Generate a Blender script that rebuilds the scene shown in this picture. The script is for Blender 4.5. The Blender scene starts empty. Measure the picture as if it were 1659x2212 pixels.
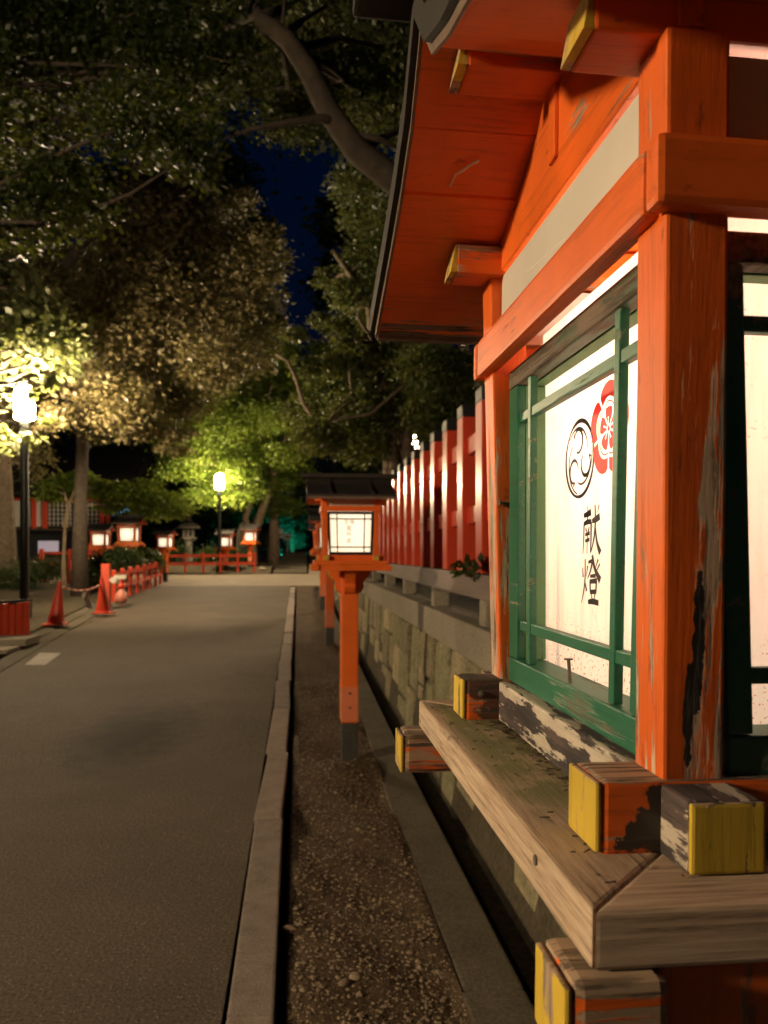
import bpy, bmesh, math, random
import numpy as np
from mathutils import Vector, Matrix
random.seed(7)
R = math.radians
SC = bpy.context.scene
COL = SC.collection
# ------------------------------------------------------------------ camera
H = 1.6                                   # camera height over the road
FPX = 1659.0                              # focal length in the units of the measured picture (1659 x 2212)
U0, V0 = 829.5, 1195.0                    # centre column, horizon row
PSI = math.atan((U0-643.0)/FPX)           # yaw to the right of the street direction (+Y)
CP, SP = math.cos(PSI), math.sin(PSI)
cd = bpy.data.cameras.new('camera'); cam = bpy.data.objects.new('camera', cd); COL.objects.link(cam)
cam.location = (0, 0, H); cam.rotation_euler = (R(90), 0, -PSI)
cd.sensor_width = 36; cd.lens = FPX/2212*36; cd.shift_y = (V0-1106)/2212
cd.clip_start = 0.02; cd.clip_end = 1500
cd.dof.use_dof = True; cd.dof.focus_distance = 0.76; cd.dof.aperture_fstop = 10.5
SC.camera = cam
# ------------------------------------------------------------------ night sky, faint moon, exposure
W = bpy.data.worlds.new('World'); SC.world = W; W.use_nodes = True
wn = W.node_tree; bgn = wn.nodes['Background']
sky = wn.nodes.new('ShaderNodeTexSky'); sky.sky_type = 'NISHITA'; sky.sun_disc = False
sky.sun_elevation = R(-2.0); sky.sun_rotation = R(200); sky.ozone_density = 6.0
gr_ = wn.nodes.new('ShaderNodeMix'); gr_.data_type = 'RGBA'; gr_.blend_type = 'MULTIPLY'; gr_.inputs[0].default_value = 1
gr_.inputs[7].default_value = (.55, 2.0, 1.15, 1)
wn.links.new(sky.outputs[0], gr_.inputs[6]); wn.links.new(gr_.outputs[2], bgn.inputs[0]); bgn.inputs[1].default_value = 0.07
sd = bpy.data.lights.new('moon', 'SUN'); sd.energy = 0.004; sd.angle = R(0.5); sd.color = (.75, .85, 1)
moon = bpy.data.objects.new('moon', sd); COL.objects.link(moon); moon.rotation_euler = (R(50), 0, R(-160))
SC.view_settings.view_transform = 'Standard'; SC.view_settings.look = 'None'
SC.view_settings.gamma = 1; SC.view_settings.use_curve_mapping = False; SC.view_settings.exposure = 0.0
cy = SC.cycles
cy.use_denoising = True; cy.sample_clamp_indirect = 4; cy.max_bounces = 6; cy.diffuse_bounces = 3
cy.glossy_bounces = 2; cy.transmission_bounces = 3; cy.caustics_reflective = False; cy.caustics_refractive = False
# lamp radiances
L_STREET = 760.0
L_PAPER = 1.3
WARM = (1.0, .80, .55)
# ------------------------------------------------------------------ picture -> place helpers
def zg(y):
    "road height over the near road (the street climbs gently)"
    return .022*max(0.0, y-6) + .013*max(0.0, y-36)
def ray(u, v):
    a = (u-U0)/FPX; b = (V0-v)/FPX; k = CP-a*SP
    return (a*CP+SP)/k, b/k
def Q(u, v, y):
    rx, rz = ray(u, v); return Vector((rx*y, y, H+rz*y))
def G(u, v, up=0.0):
    "ground point behind a pixel"
    rx, rz = ray(u, v); lo, hi = 1.0, 120.0
    f = lambda y: H+rz*y-zg(y)-up
    for _ in range(60):
        m = (lo+hi)/2
        if f(m) > 0: lo = m
        else: hi = m
    return Vector((rx*lo, lo, zg(lo)+up))
# ------------------------------------------------------------------ nodes / materials
def nt(name):
    m = bpy.data.materials.new(name); m.use_nodes = True
    t = m.node_tree; return m, t, t.nodes['Principled BSDF']
def nn(t, typ, **kw):
    n = t.nodes.new(typ)
    for k, v in kw.items():
        if hasattr(n, k): setattr(n, k, v)
        else: n.inputs[k].default_value = v
    return n
def lk(t, a, b): t.links.new(a, b)
def coords(t, scale=(1, 1, 1), loc=(0, 0, 0)):
    c = nn(t, 'ShaderNodeTexCoord'); m = nn(t, 'ShaderNodeMapping'); m.inputs['Scale'].default_value = scale
    m.inputs['Location'].default_value = loc
    lk(t, c.outputs['Object'], m.inputs[0]); return m.outputs[0]
def noise(t, vec, scale, detail=5, rough=.6, dist=0):
    n = nn(t, 'ShaderNodeTexNoise'); n.inputs['Scale'].default_value = scale; n.inputs['Detail'].default_value = detail
    n.inputs['Roughness'].default_value = rough; n.inputs['Distortion'].default_value = dist
    lk(t, vec, n.inputs['Vector']); return n.outputs['Fac']
def ramp(t, fac, stops):
    r = nn(t, 'ShaderNodeValToRGB'); e = r.color_ramp.elements
    while len(e) < len(stops): e.new(.5)
    for i, (p, c) in enumerate(stops):
        e[i].position = p; e[i].color = (c if hasattr(c, '__len__') else (c, c, c))[:3]+(1,) if hasattr(c, '__len__') else (c, c, c, 1)
    lk(t, fac, r.inputs[0]); return r.outputs[0]
def mix(t, f, a, b, mode='MIX'):
    m = nn(t, 'ShaderNodeMix', data_type='RGBA', blend_type=mode)
    for s, v in ((m.inputs[0], f), (m.inputs[6], a), (m.inputs[7], b)):
        if isinstance(v, (int, float)): s.default_value = v
        elif isinstance(v, tuple): s.default_value = v[:3]+(1,)
        else: lk(t, v, s)
    return m.outputs[2]
def mth(t, op, a, b=0.0, clamp=False):
    m = nn(t, 'ShaderNodeMath', operation=op, use_clamp=clamp)
    for s, v in ((m.inputs[0], a), (m.inputs[1], b)):
        if isinstance(v, (int, float)): s.default_value = v
        else: lk(t, v, s)
    return m.outputs[0]
def bump(t, p, h, strength=.3, dist=.002):
    b = nn(t, 'ShaderNodeBump'); b.inputs['Strength'].default_value = strength; b.inputs['Distance'].default_value = dist
    lk(t, h, b.inputs['Height']); lk(t, b.outputs[0], p.inputs['Normal'])
def axis_scale(ax, s=.06):
    return tuple(s if i == 'xyz'.index(ax) else 1 for i in range(3))
def zfield(t, z0, z1):
    c = nn(t, 'ShaderNodeTexCoord'); s = nn(t, 'ShaderNodeSeparateXYZ'); lk(t, c.outputs['Object'], s.inputs[0])
    r = nn(t, 'ShaderNodeMapRange'); r.inputs[1].default_value = z0; r.inputs[2].default_value = z1
    r.inputs[3].default_value = 1; r.inputs[4].default_value = 0; lk(t, s.outputs[2], r.inputs[0]); return r.outputs[0]

ORANGE = (.70, .122, .011); WOODC = (.36, .25, .16); DARKW = (.035, .025, .02)
def plain(name, col, rough=.6, var=.25, scale=6, bmp=.15, bscale=40, metal=0.0, ax=None):
    m, t, p = nt(name)
    v = coords(t, axis_scale(ax) if ax else (1, 1, 1))
    n = noise(t, v, scale, 6, .6)
    c = ramp(t, n, [(.25, tuple(x*(1-var) for x in col)), (.75, tuple(min(1, x*(1+var)) for x in col))])
    lk(t, c, p.inputs['Base Color']); p.inputs['Roughness'].default_value = rough; p.inputs['Metallic'].default_value = metal
    if bmp: bump(t, p, noise(t, v, bscale, 4, .6), bmp, .002)
    return m
def worn(name, paint=ORANGE, ax='z', amount=.35, low=None, wood=WOODC, dark=DARKW, scale=70, rough=.5, seed=0.0, darkmix=.5, top=0.0, blot=0.0, spots=(), bs=13):
    "painted timber, flaking along the grain down to bare wood and black weathered grain"
    m, t, p = nt(name)
    v = coords(t, axis_scale(ax, .05), (seed, seed*.7, seed*1.3)); vb = coords(t, axis_scale(ax, .35), (seed, 0, seed))
    pc = ramp(t, noise(t, coords(t), 9, 5), [(.3, tuple(x*.82 for x in paint)), (.7, tuple(min(1, x*1.14) for x in paint))])
    grain = noise(t, v, scale*2.2, 8, .7)
    pc = mix(t, mth(t, 'MULTIPLY', ramp(t, grain, [(.36, 1.0), (.47, 0.0)]), .38), pc, tuple(x*.35 for x in paint))
    pc = mix(t, mth(t, 'MULTIPLY', ramp(t, noise(t, vb, 60, 6, .7), [(.30, 1.0), (.38, 0.0)]), .7), pc, tuple(x*.18+.01 for x in paint))
    wc = mix(t, ramp(t, grain, [(.455, 0.0), (.515, 1.0)]), dark, wood)
    pale = ramp(t, noise(t, vb, 26, 4), [(.4, 0.0), (.62, 1.0)])
    wc = mix(t, mth(t, 'MULTIPLY', pale, .45), wc, tuple(min(1, x*1.25) for x in wood))
    wc = mix(t, mth(t, 'MULTIPLY', ramp(t, noise(t, vb, 14, 5, .6), [(.5, 0.0), (.6, 1.0)]), darkmix), wc, dark)
    n1 = noise(t, v, scale, 8, .68); n2 = noise(t, vb, bs, 6, .62)
    s = mth(t, 'ADD', mth(t, 'MULTIPLY', mth(t, 'SUBTRACT', n1, .5), 1.25), mth(t, 'ADD', mth(t, 'MULTIPLY', mth(t, 'SUBTRACT', n2, .5), 1.25), .5))
    if low: s = mth(t, 'ADD', s, mth(t, 'MULTIPLY', zfield(t, *low[:2]), low[2]))
    if top:
        ge = nn(t, 'ShaderNodeNewGeometry'); sz = nn(t, 'ShaderNodeSeparateXYZ'); lk(t, ge.outputs['Normal'], sz.inputs[0])
        s = mth(t, 'ADD', s, mth(t, 'MULTIPLY', mth(t, 'MAXIMUM', sz.outputs[2], 0.0), top))
    thr = .66-amount*.3
    mask = ramp(t, s, [(thr-.01, 0.0), (thr+.05, 1.0)])
    fc = mix(t, mask, pc, wc)
    if blot: fc = mix(t, mth(t, 'MULTIPLY', ramp(t, noise(t, coords(t, (1, 1, 1), (seed+4, 2, 1)), 17, 5, .55), [(.50, 0.0), (.535, 1.0)]), blot), fc, dark)
    for (cx, cy_, cz, rx_, ry_, rz_) in spots:
        mp = nn(t, 'ShaderNodeMapping'); mp.inputs['Scale'].default_value = (1/rx_, 1/ry_, 1/rz_); mp.inputs['Location'].default_value = (-cx/rx_, -cy_/ry_, -cz/rz_)
        cc = nn(t, 'ShaderNodeTexCoord'); lk(t, cc.outputs['Object'], mp.inputs[0])
        ln = nn(t, 'ShaderNodeVectorMath', operation='LENGTH'); lk(t, mp.outputs[0], ln.inputs[0])
        d_ = mth(t, 'ADD', ln.outputs['Value'], mth(t, 'MULTIPLY', mth(t, 'SUBTRACT', noise(t, coords(t), 45, 5, .65), .5), 2.2))
        fc = mix(t, ramp(t, d_, [(.92, 1.0), (1.0, 0.0)]), fc, dark)
    lk(t, fc, p.inputs['Base Color'])
    rr = nn(t, 'ShaderNodeMapRange'); rr.inputs[3].default_value = rough; rr.inputs[4].default_value = .9
    lk(t, mask, rr.inputs[0]); lk(t, rr.outputs[0], p.inputs['Roughness'])
    hgt = mth(t, 'SUBTRACT', mth(t, 'MULTIPLY', grain, .5), mth(t, 'MULTIPLY', mask, .8))
    bump(t, p, hgt, .45, .0016); return m
def leafmat(name, c0, c1, trans=.35, rough=.45):
    m, t, p = nt(name)
    a = nn(t, 'ShaderNodeAttribute', attribute_name='tint')
    c = mix(t, a.outputs['Fac'], c0, c1); lk(t, c, p.inputs['Base Color']); p.inputs['Roughness'].default_value = rough
    tr = nn(t, 'ShaderNodeBsdfTranslucent'); lk(t, mix(t, .3, c, (.5, .55, .05)), tr.inputs[0])
    ms = nn(t, 'ShaderNodeMixShader'); ms.inputs[0].default_value = trans
    lk(t, p.outputs[0], ms.inputs[1]); lk(t, tr.outputs[0], ms.inputs[2])
    lk(t, ms.outputs[0], t.nodes['Material Output'].inputs[0]); return m
def glow(name, col, s):
    m, t, p = nt(name); p.inputs['Base Color'].default_value = (.8, .75, .68, 1)
    p.inputs['Emission Color'].default_value = col+(1,); p.inputs['Emission Strength'].default_value = s
    return m
def paper(name, col, s, dirt=.0, trans=.5):
    "oiled white sheet lit by the bulb behind it: passes the bulb's light on and glows evenly"
    m, t, p = nt(name)
    v = coords(t)
    spk = ramp(t, noise(t, v, 330, 2, .5), [(.33, 1.0), (.39, 0.0)])
    area = ramp(t, noise(t, v, 22, 5, .7), [(.50, 0.0), (.70, 1.0)])
    low = zfield(t, .085, .13)
    d = mth(t, 'MULTIPLY', spk, mth(t, 'ADD', mth(t, 'MULTIPLY', area, .8), low, True), True)
    st = ramp(t, noise(t, coords(t, (1, 1, .12)), 45, 6, .65), [(.45, 0.0), (.8, 1.0)])
    tone = mix(t, mth(t, 'MULTIPLY', st, dirt*.6), (1, 1, 1), (.78, .55, .42))
    tone = mix(t, mth(t, 'MULTIPLY', d, dirt), tone, (.22, .10, .05))
    ec = mix(t, 1.0, tone, col, 'MULTIPLY')
    lk(t, mix(t, 1.0, tone, (.82, .76, .68), 'MULTIPLY'), p.inputs['Base Color']); p.inputs['Roughness'].default_value = .5
    lk(t, ec, p.inputs['Emission Color']); p.inputs['Emission Strength'].default_value = s
    if trans:
        tr = nn(t, 'ShaderNodeBsdfTranslucent'); lk(t, mix(t, 1.0, tone, (.9, .8, .7), 'MULTIPLY'), tr.inputs[0])
        ms = nn(t, 'ShaderNodeMixShader'); ms.inputs[0].default_value = trans
        lk(t, p.outputs[0], ms.inputs[1]); lk(t, tr.outputs[0], ms.inputs[2])
        lk(t, ms.outputs[0], t.nodes['Material Output'].inputs[0])
    return m
# ------------------------------------------------------------------ mesh helpers
class MB:
    def __init__(s): s.v = []; s.f = []
    def poly(s, pts, faces):
        o = len(s.v); s.v += [tuple(p) for p in pts]; s.f += [tuple(i+o for i in f) for f in faces]; return s
    def box(s, x0, x1, y0, y1, z0, z1):
        return s.hexa([(x0, y0, z0), (x1, y0, z0), (x1, y1, z0), (x0, y1, z0), (x0, y0, z1), (x1, y0, z1), (x1, y1, z1), (x0, y1, z1)])
    def hexa(s, p):
        return s.poly(p, [(0, 3, 2, 1), (4, 5, 6, 7), (0, 1, 5, 4), (1, 2, 6, 5), (2, 3, 7, 6), (3, 0, 4, 7)])
    def prism(s, pts, vec):
        n = len(pts); v = Vector(vec); a = [Vector(p) for p in pts]
        return s.poly([tuple(p) for p in a]+[tuple(p+v) for p in a],
                      [tuple(range(n))[::-1], tuple(range(n, 2*n))]+[(i, (i+1) % n, n+(i+1) % n, n+i) for i in range(n)])
    def tube(s, pts, rad, n=8, cap=True):
        pts = [Vector(p) for p in pts]; rings = []; o = len(s.v)
        up = Vector((.31, .17, .93))
        for i, p in enumerate(pts):
            d = (pts[min(i+1, len(pts)-1)]-pts[max(i-1, 0)]).normalized()
            a = d.cross(up)
            if a.length < .05: a = d.cross(Vector((1, 0, 0)))
            a.normalize(); b = d.cross(a)
            r = rad[i] if hasattr(rad, '__len__') else rad
            for k in range(n):
                w = 2*math.pi*k/n; s.v.append(tuple(p+a*(r*math.cos(w))+b*(r*math.sin(w))))
        for i in range(len(pts)-1):
            for k in range(n):
                k2 = (k+1) % n; s.f.append((o+i*n+k, o+i*n+k2, o+(i+1)*n+k2, o+(i+1)*n+k))
        if cap:
            s.f.append(tuple(o+k for k in range(n))[::-1]); s.f.append(tuple(o+(len(pts)-1)*n+k for k in range(n)))
        return s
    def lathe(s, prof, n=20, c=(0, 0, 0)):
        o = len(s.v); m = len(prof)
        for r, z in prof:
            for k in range(n):
                w = 2*math.pi*k/n; s.v.append((c[0]+r*math.cos(w), c[1]+r*math.sin(w), c[2]+z))
        for i in range(m-1):
            for k in range(n):
                k2 = (k+1) % n; s.f.append((o+i*n+k, o+i*n+k2, o+(i+1)*n+k2, o+(i+1)*n+k))
        s.f.append(tuple(o+k for k in range(n))[::-1]); s.f.append(tuple(o+(m-1)*n+k for k in range(n))); return s
    def mesh(s, name, mat, bevel=0, smooth=False, jitter=0):
        me = bpy.data.meshes.new(name); vv = s.v
        me.from_pydata(vv, [], s.f)
        if bevel or jitter or True:
            bm = bmesh.new(); bm.from_mesh(me); bmesh.ops.recalc_face_normals(bm, faces=bm.faces)
            if bevel: bmesh.ops.bevel(bm, geom=list(bm.edges), offset=bevel, segments=2, profile=.6, affect='EDGES', clamp_overlap=True)
            bm.to_mesh(me); bm.free()
        if smooth:
            for p in me.polygons: p.use_smooth = True
        me.materials.append(mat); return me
    def build(s, name, mat, parent=None, bevel=0, smooth=False, loc=(0, 0, 0)):
        return link(name, s.mesh(name, mat, bevel, smooth), parent, loc)
def link(name, me, parent=None, loc=(0, 0, 0)):
    o = bpy.data.objects.new(name, me); COL.objects.link(o); o.parent = parent; o.location = loc; return o
def tag(o, label=None, cat=None, group=None, kind=None):
    for k, v in (('label', label), ('category', cat), ('group', group), ('kind', kind)):
        if v: o[k] = v
    return o
def thing(name, loc, label, cat, group=None, rz=0):
    o = bpy.data.objects.new(name, None); COL.objects.link(o); o.location = loc; o.rotation_euler = (0, 0, rz); o.empty_display_size = .1
    return tag(o, label, cat, group)
def struct(o): o['kind'] = 'structure'; return o
# ------------------------------------------------------------------ materials
M = {}
M['orange'] = worn('vermilion_paint', amount=-.05, ax='z', scale=40, rough=.45)
M['orange_far'] = plain('vermilion_paint_far', ORANGE, .5, .12, 4, .1)
M['red_far'] = plain('red_fence_paint', (.56, .058, .024), .28, .15, 4, .05)
M['post'] = worn('vermilion_post', amount=-.12, ax='z', low=(.03, .36, .20), scale=95, seed=3.1, darkmix=.22, dark=(.018, .013, .012), wood=(.52, .37, .265), spots=((-.207, -.229, .135, .0045, .02, .050), (-.212, -.227, .085, .0035, .02, .035)))
M['beam_y'] = worn('vermilion_beam', amount=-.08, ax='y', scale=45, seed=1.7)
M['beam_x'] = worn('vermilion_beam_cross', amount=-.08, ax='x', scale=45, seed=5.2)
M['stub_x'] = worn('flaked_stub', amount=.50, ax='x', scale=60, seed=2.4, darkmix=.85, top=.35, blot=.9, spots=((-.222, -.225, .016, .034, .02, .026),))
M['sill'] = worn('flaked_sill', paint=(.50, .43, .35), amount=.74, ax='y', scale=75, seed=7.7, wood=(.085, .06, .055), dark=(.026, .022, .024), darkmix=.8, top=-.02, bs=42)
M['arm'] = worn('flaked_arm', amount=.58, top=.3, ax='x', scale=50, seed=9.3, wood=(.40, .28, .18), darkmix=.2)
M['eave'] = worn('vermilion_soffit', amount=-.22, ax='x', low=(.503, .528, .42), scale=90, seed=4.4, darkmix=.75)
M['eavestrip'] = worn('peeled_eave_strip', amount=.75, ax='x', scale=90, seed=1.4, wood=(.16, .10, .07), dark=(.012, .010, .010), darkmix=.9)
M['white'] = plain('white_board', (.55, .52, .46), .6, .08, 8, .05)
M['yellow'] = worn('yellow_end_paint', paint=(.54, .37, .032), ax='z', amount=.27, scale=40, rough=.75, seed=5.5, top=.3, bs=40)
M['roofdark'] = plain('dark_roof_sheet', (.017, .013, .011), .7, .3, 8, .2)
M['trim'] = plain('brown_trim_wood', (.13, .085, .06), .7, .35, 50, .3, 90)
M['black'] = plain('black_paint', (.012, .011, .011), .5, .2)
M['green'] = worn('green_paint', paint=(.022, .135, .075), amount=-.10, ax='y', scale=80, wood=(.20, .22, .15), dark=(.03, .05, .03), rough=.42, seed=6.6)
M['greenpale'] = worn('frame_inner_green', paint=(.13, .27, .13), amount=-.02, ax='z', scale=60, wood=(.30, .34, .20), dark=(.05, .12, .07), rough=.6, seed=2.6)  # paler green for the inner part of the window frames
M['greentop'] = worn('green_paint_bleached', paint=(.05, .10, .06), amount=.95, ax='y', scale=60, wood=(.15, .12, .09), dark=(.05, .04, .03), seed=8.8)
M['steel'] = plain('dark_steel', (.05, .048, .042), .55, .3, 10, .2, metal=.2)
M['nail'] = plain('rusty_nail', (.12, .10, .08), .6, .4, 200, .2, metal=.4)
M['salmon'] = plain('salmon_sleeve', (.60, .17, .075), .5, .1)
M['paper_near'] = paper('lantern_sheet_near', (1, .74, .58), .52, .9, .55)
M['paper'] = paper('lantern_sheet', WARM, L_PAPER, .25, 0)
M['bulb'] = glow('lantern_bulb', (1, .81, .60), 90)
M['ink'] = plain('black_ink', (.02, .012, .014), .6, .1, bmp=0)
M['inkgrey'] = plain('grey_ink', (.07, .04, .035), .6, .1, bmp=0)
M['redprint'] = glow('red_print', (1, .025, .018), .72); M['redprint'].node_tree.nodes['Principled BSDF'].inputs['Base Color'].default_value = (.55, .012, .01, 1)
M['whiteprint'] = glow('unprinted_line', (1, .88, .78), .95)
M['street'] = glow('street_lamp_globe', (1.0, .75, .45), L_STREET)
M['pole'] = plain('dark_green_pole', (.007, .010, .008), .45, .2)
M['bark'] = plain('bark', (.17, .125, .085), .85, .45, 8, .8, 20)
M['barkpale'] = plain('pale_maple_bark', (.34, .26, .17), .8, .3, 8, .5, 20)
M['barkdark'] = plain('dark_bark', (.055, .040, .028), .85, .45, 8, .8, 20)
M['cone'] = plain('traffic_cone_plastic', (.62, .055, .018), .4, .1)
M['conew'] = plain('pale_plastic', (.6, .55, .48), .5, .1)
M['stone'] = plain('pale_stone', (.30, .27, .22), .85, .3, 12, .5, 50)
M['web'] = plain('cobweb_thread', (.9, .86, .8), .7, .05, bmp=0)
# weathered shelf plank with moss
def plank_mat(name, ax, moss):
    m, t, p = nt(name)
    v = coords(t, axis_scale(ax, .045)); vb = coords(t, axis_scale(ax, .5))
    g = noise(t, v, 260, 8, .72)
    c = ramp(t, g, [(.34, (.13, .088, .06)), (.44, (.38, .27, .185)), (.62, (.56, .42, .30))])
    c = mix(t, mth(t, 'MULTIPLY', ramp(t, noise(t, vb, 17, 5), [(.5, 0.0), (.68, 1.0)]), .5), c, (.46, .36, .29))
    kn = ramp(t, noise(t, vb, 34, 2, .4), [(.70, 0.0), (.75, 1.0)])
    c = mix(t, mth(t, 'MULTIPLY', kn, .8), c, (.05, .035, .025))
    if moss:
        co = nn(t, 'ShaderNodeTexCoord'); s = nn(t, 'ShaderNodeSeparateXYZ'); lk(t, co.outputs['Object'], s.inputs[0])
        yr = nn(t, 'ShaderNodeMapRange'); yr.inputs[1].default_value = -.22; yr.inputs[2].default_value = -.10; lk(t, s.outputs[1], yr.inputs[0])
        xr = nn(t, 'ShaderNodeMapRange'); xr.inputs[1].default_value = -.304; xr.inputs[2].default_value = -.285; lk(t, s.outputs[0], xr.inputs[0])
        zr = nn(t, 'ShaderNodeMapRange'); zr.inputs[1].default_value = -.004; zr.inputs[2].default_value = -.001; lk(t, s.outputs[2], zr.inputs[0])
        mm = mth(t, 'MULTIPLY', mth(t, 'MULTIPLY', yr.outputs[0], xr.outputs[0]), zr.outputs[0])
        mm = mth(t, 'MULTIPLY', mm, ramp(t, noise(t, coords(t, (1, .5, 1)), 22, 7, .68), [(.30, 0.0), (.50, 1.0)]))
        c = mix(t, mth(t, 'MULTIPLY', mm, .92), c, mix(t, g, (.055, .065, .018), (.20, .195, .065)))
    lk(t, c, p.inputs['Base Color']); p.inputs['Roughness'].default_value = .85
    bump(t, p, g, .7, .0016); return m
M['plank_y'] = plank_mat('mossy_plank', 'y', True)
M['plank_x'] = plank_mat('grey_plank', 'x', False)
# ground materials
def ground_mat(name, c0, c1, scale, bscale, bdist, rough=.9, speck=None, dark_patch=None, tones=False, fine=.35):
    m, t, p = nt(name); v = coords(t)
    c = mix(t, ramp(t, noise(t, v, scale, 8, .65), [(.3, 0.0), (.72, 1.0)]), c0, c1)
    c = mix(t, fine, c, ramp(t, noise(t, v, bscale, 3, .6), [(.3, tuple(x*.4 for x in c0)), (.7, tuple(min(1, x*1.7) for x in c1))]))
    if speck:
        vo = nn(t, 'ShaderNodeTexVoronoi'); vo.inputs['Scale'].default_value = speck; lk(t, v, vo.inputs['Vector'])
        dot = ramp(t, vo.outputs['Distance'], [(.10, 1.0), (.22, 0.0)])
        sel = nn(t, 'ShaderNodeSeparateColor'); lk(t, vo.outputs['Color'], sel.inputs[0])
        dot = mth(t, 'MULTIPLY', dot, ramp(t, sel.outputs[0], [(.74, 0.0), (.80, 1.0)]))
        c = mix(t, mth(t, 'MULTIPLY', dot, .9), c, (.55, .49, .40))
    if dark_patch:
        for (sx, sy, rx, ry, amt) in dark_patch:
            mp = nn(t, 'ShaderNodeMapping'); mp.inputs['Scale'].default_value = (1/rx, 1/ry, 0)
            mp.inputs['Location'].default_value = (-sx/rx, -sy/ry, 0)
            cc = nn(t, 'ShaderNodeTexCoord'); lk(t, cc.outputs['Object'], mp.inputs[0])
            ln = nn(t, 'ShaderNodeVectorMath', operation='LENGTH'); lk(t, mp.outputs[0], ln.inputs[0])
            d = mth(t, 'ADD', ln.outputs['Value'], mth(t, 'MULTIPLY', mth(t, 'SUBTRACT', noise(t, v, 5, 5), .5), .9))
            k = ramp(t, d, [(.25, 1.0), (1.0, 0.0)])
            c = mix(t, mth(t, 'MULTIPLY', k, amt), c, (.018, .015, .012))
    if tones:
        oi = nn(t, 'ShaderNodeObjectInfo')
        c = mix(t, 1.0, c, ramp(t, oi.outputs['Random'], [(.0, (.55, .56, .44)), (.35, (1.0, .96, .88)), (.7, (.78, .84, .66)), (1.0, (1.35, 1.25, 1.1))] if tones == 1 else [(.0, (.82, .82, .82)), (1.0, (1.12, 1.08, 1.06))]), 'MULTIPLY')
    lk(t, c, p.inputs['Base Color']); p.inputs['Roughness'].default_value = rough
    p.inputs['Specular IOR Level'].default_value = .12
    bump(t, p, noise(t, v, bscale*.8, 5, .7), .8, bdist); return m
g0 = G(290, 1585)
M['asphalt'] = ground_mat('asphalt', (.048, .038, .028), (.150, .120, .090), .8, 75, .010, .80, 75, [(g0.x, g0.y, .62, 1.35, .9)], fine=.55)  # one large soft-edged dark patch mixed into the road colour
M['soil'] = ground_mat('soil', (.038, .025, .015), (.115, .080, .050), 4, 60, .014, .95, 60)
M['earth'] = ground_mat('dark_earth', (.05, .042, .028), (.11, .09, .06), 1.2, 25, .02, .95)
M['paving'] = ground_mat('pale_paving', (.20, .165, .125), (.30, .25, .19), 1.5, 40, .005, .8)
M['kerbstone'] = ground_mat('kerb_granite', (.17, .142, .123), (.36, .305, .265), 9, 150, .004, .85, tones=2)
M['concrete'] = ground_mat('old_concrete', (.068, .058, .042), (.155, .134, .10), 3, 70, .004, .9)
M['wallstone'] = ground_mat('mossy_wall_stone', (.15, .135, .092), (.42, .36, .265), 6, 30, .03, .9, tones=True)
M['coping'] = ground_mat('coping_stone', (.20, .175, .135), (.31, .27, .21), 4, 60, .004, .9)
M['sillbeam'] = plain('weathered_grey_beam', (.20, .155, .135), .7, .2, 20, .3, 60, ax='y')
M['marking'] = ground_mat('faded_white_paint', (.26, .24, .21), (.50, .46, .40), 7, 60, .002, .8)
# leaves
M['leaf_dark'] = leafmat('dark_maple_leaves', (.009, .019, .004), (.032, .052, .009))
M['leaf_brown'] = leafmat('olive_brown_leaves', (.07, .060, .024), (.21, .17, .08), .25)
M['leaf_lamp'] = leafmat('yellow_green_broad_leaves', (.12, .155, .05), (.30, .32, .16), .4)
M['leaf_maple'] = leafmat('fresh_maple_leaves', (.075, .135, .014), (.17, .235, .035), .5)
M['leaf_right'] = leafmat('grey_green_leaves', (.04, .065, .018), (.13, .145, .05), .35)
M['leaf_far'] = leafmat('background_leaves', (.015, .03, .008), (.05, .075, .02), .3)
M['leaf_pale'] = leafmat('pale_grey_leaves', (.10, .14, .10), (.22, .28, .22), .3)
M['leaf_shrub'] = leafmat('dark_shrub_leaves', (.02, .04, .012), (.065, .10, .03), .25)
M['leaf_dry'] = leafmat('fallen_leaves', (.20, .13, .02), (.35, .25, .03), .2)

# ================================================================== SETTING
def sheet(name, xs, ys, zf, mat, kind='structure'):
    v = [(x, y, zf(x, y)) for y in ys for x in xs]; n = len(xs)
    f = [(j*n+i, j*n+i+1, (j+1)*n+i+1, (j+1)*n+i) for j in range(len(ys)-1) for i in range(n-1)]
    mb = MB(); mb.v = v; mb.f = f
    o = mb.build(name, mat); o['kind'] = kind; return o
XK0, XK1 = -.245, -.085                     # kerb
XS1 = .60                                   # soil strip ends, gutter edge begins
XG0, XG1 = .845, .935                       # gutter slot
XW = 1.03                                   # foot of the stone wall
ZW = 1.16                                   # height of its top
def edge_l(y):                              # left edge of the road
    return -3.30-.088*(y-5)
ys = [-25, -10, -4, 0, 3, 6]+[6+2*i for i in range(1, 16)]+[38, 42, 50, 60, 75, 100, 150, 300, 700]
gx = [-500, -60, -20, -8, -4, -1, XK1-.02, XS1, XG0-.02, XG0, XG1, XG1+.003, XW, XW+.16, 1.25, 3, 8, 20, 60, 500]
def zground(x, y):
    b = zg(min(y, 300))
    if x < XG0-.03: return b-.13
    if x < XG0-.01: return b-.16
    if x <= XG1+.001: return b-.55
    if x <= XW+.05: return b-.17
    if x < XW+.2: return (ZW-.03 if y < 27 else b-.12)
    return ZW+.02 if y < 27 else b-.1
sheet('ground', gx, ys, zground, M['earth'])
def road_z(x, y): return zg(y)
rx = [0, .1, .3, .6, 1]
v = []; f = []
ry = [-25, -10, -4, 0, 2, 4, 6]+[6+1.5*i for i in range(1, 15)]
for y in ry:
    for k in rx: v.append((edge_l(y)+(XK0-.014-edge_l(y))*k, y, zg(y)))
n = len(rx)
for j in range(len(ry)-1):
    for i in range(n-1): f.append((j*n+i, j*n+i+1, (j+1)*n+i+1, (j+1)*n+i))
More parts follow.
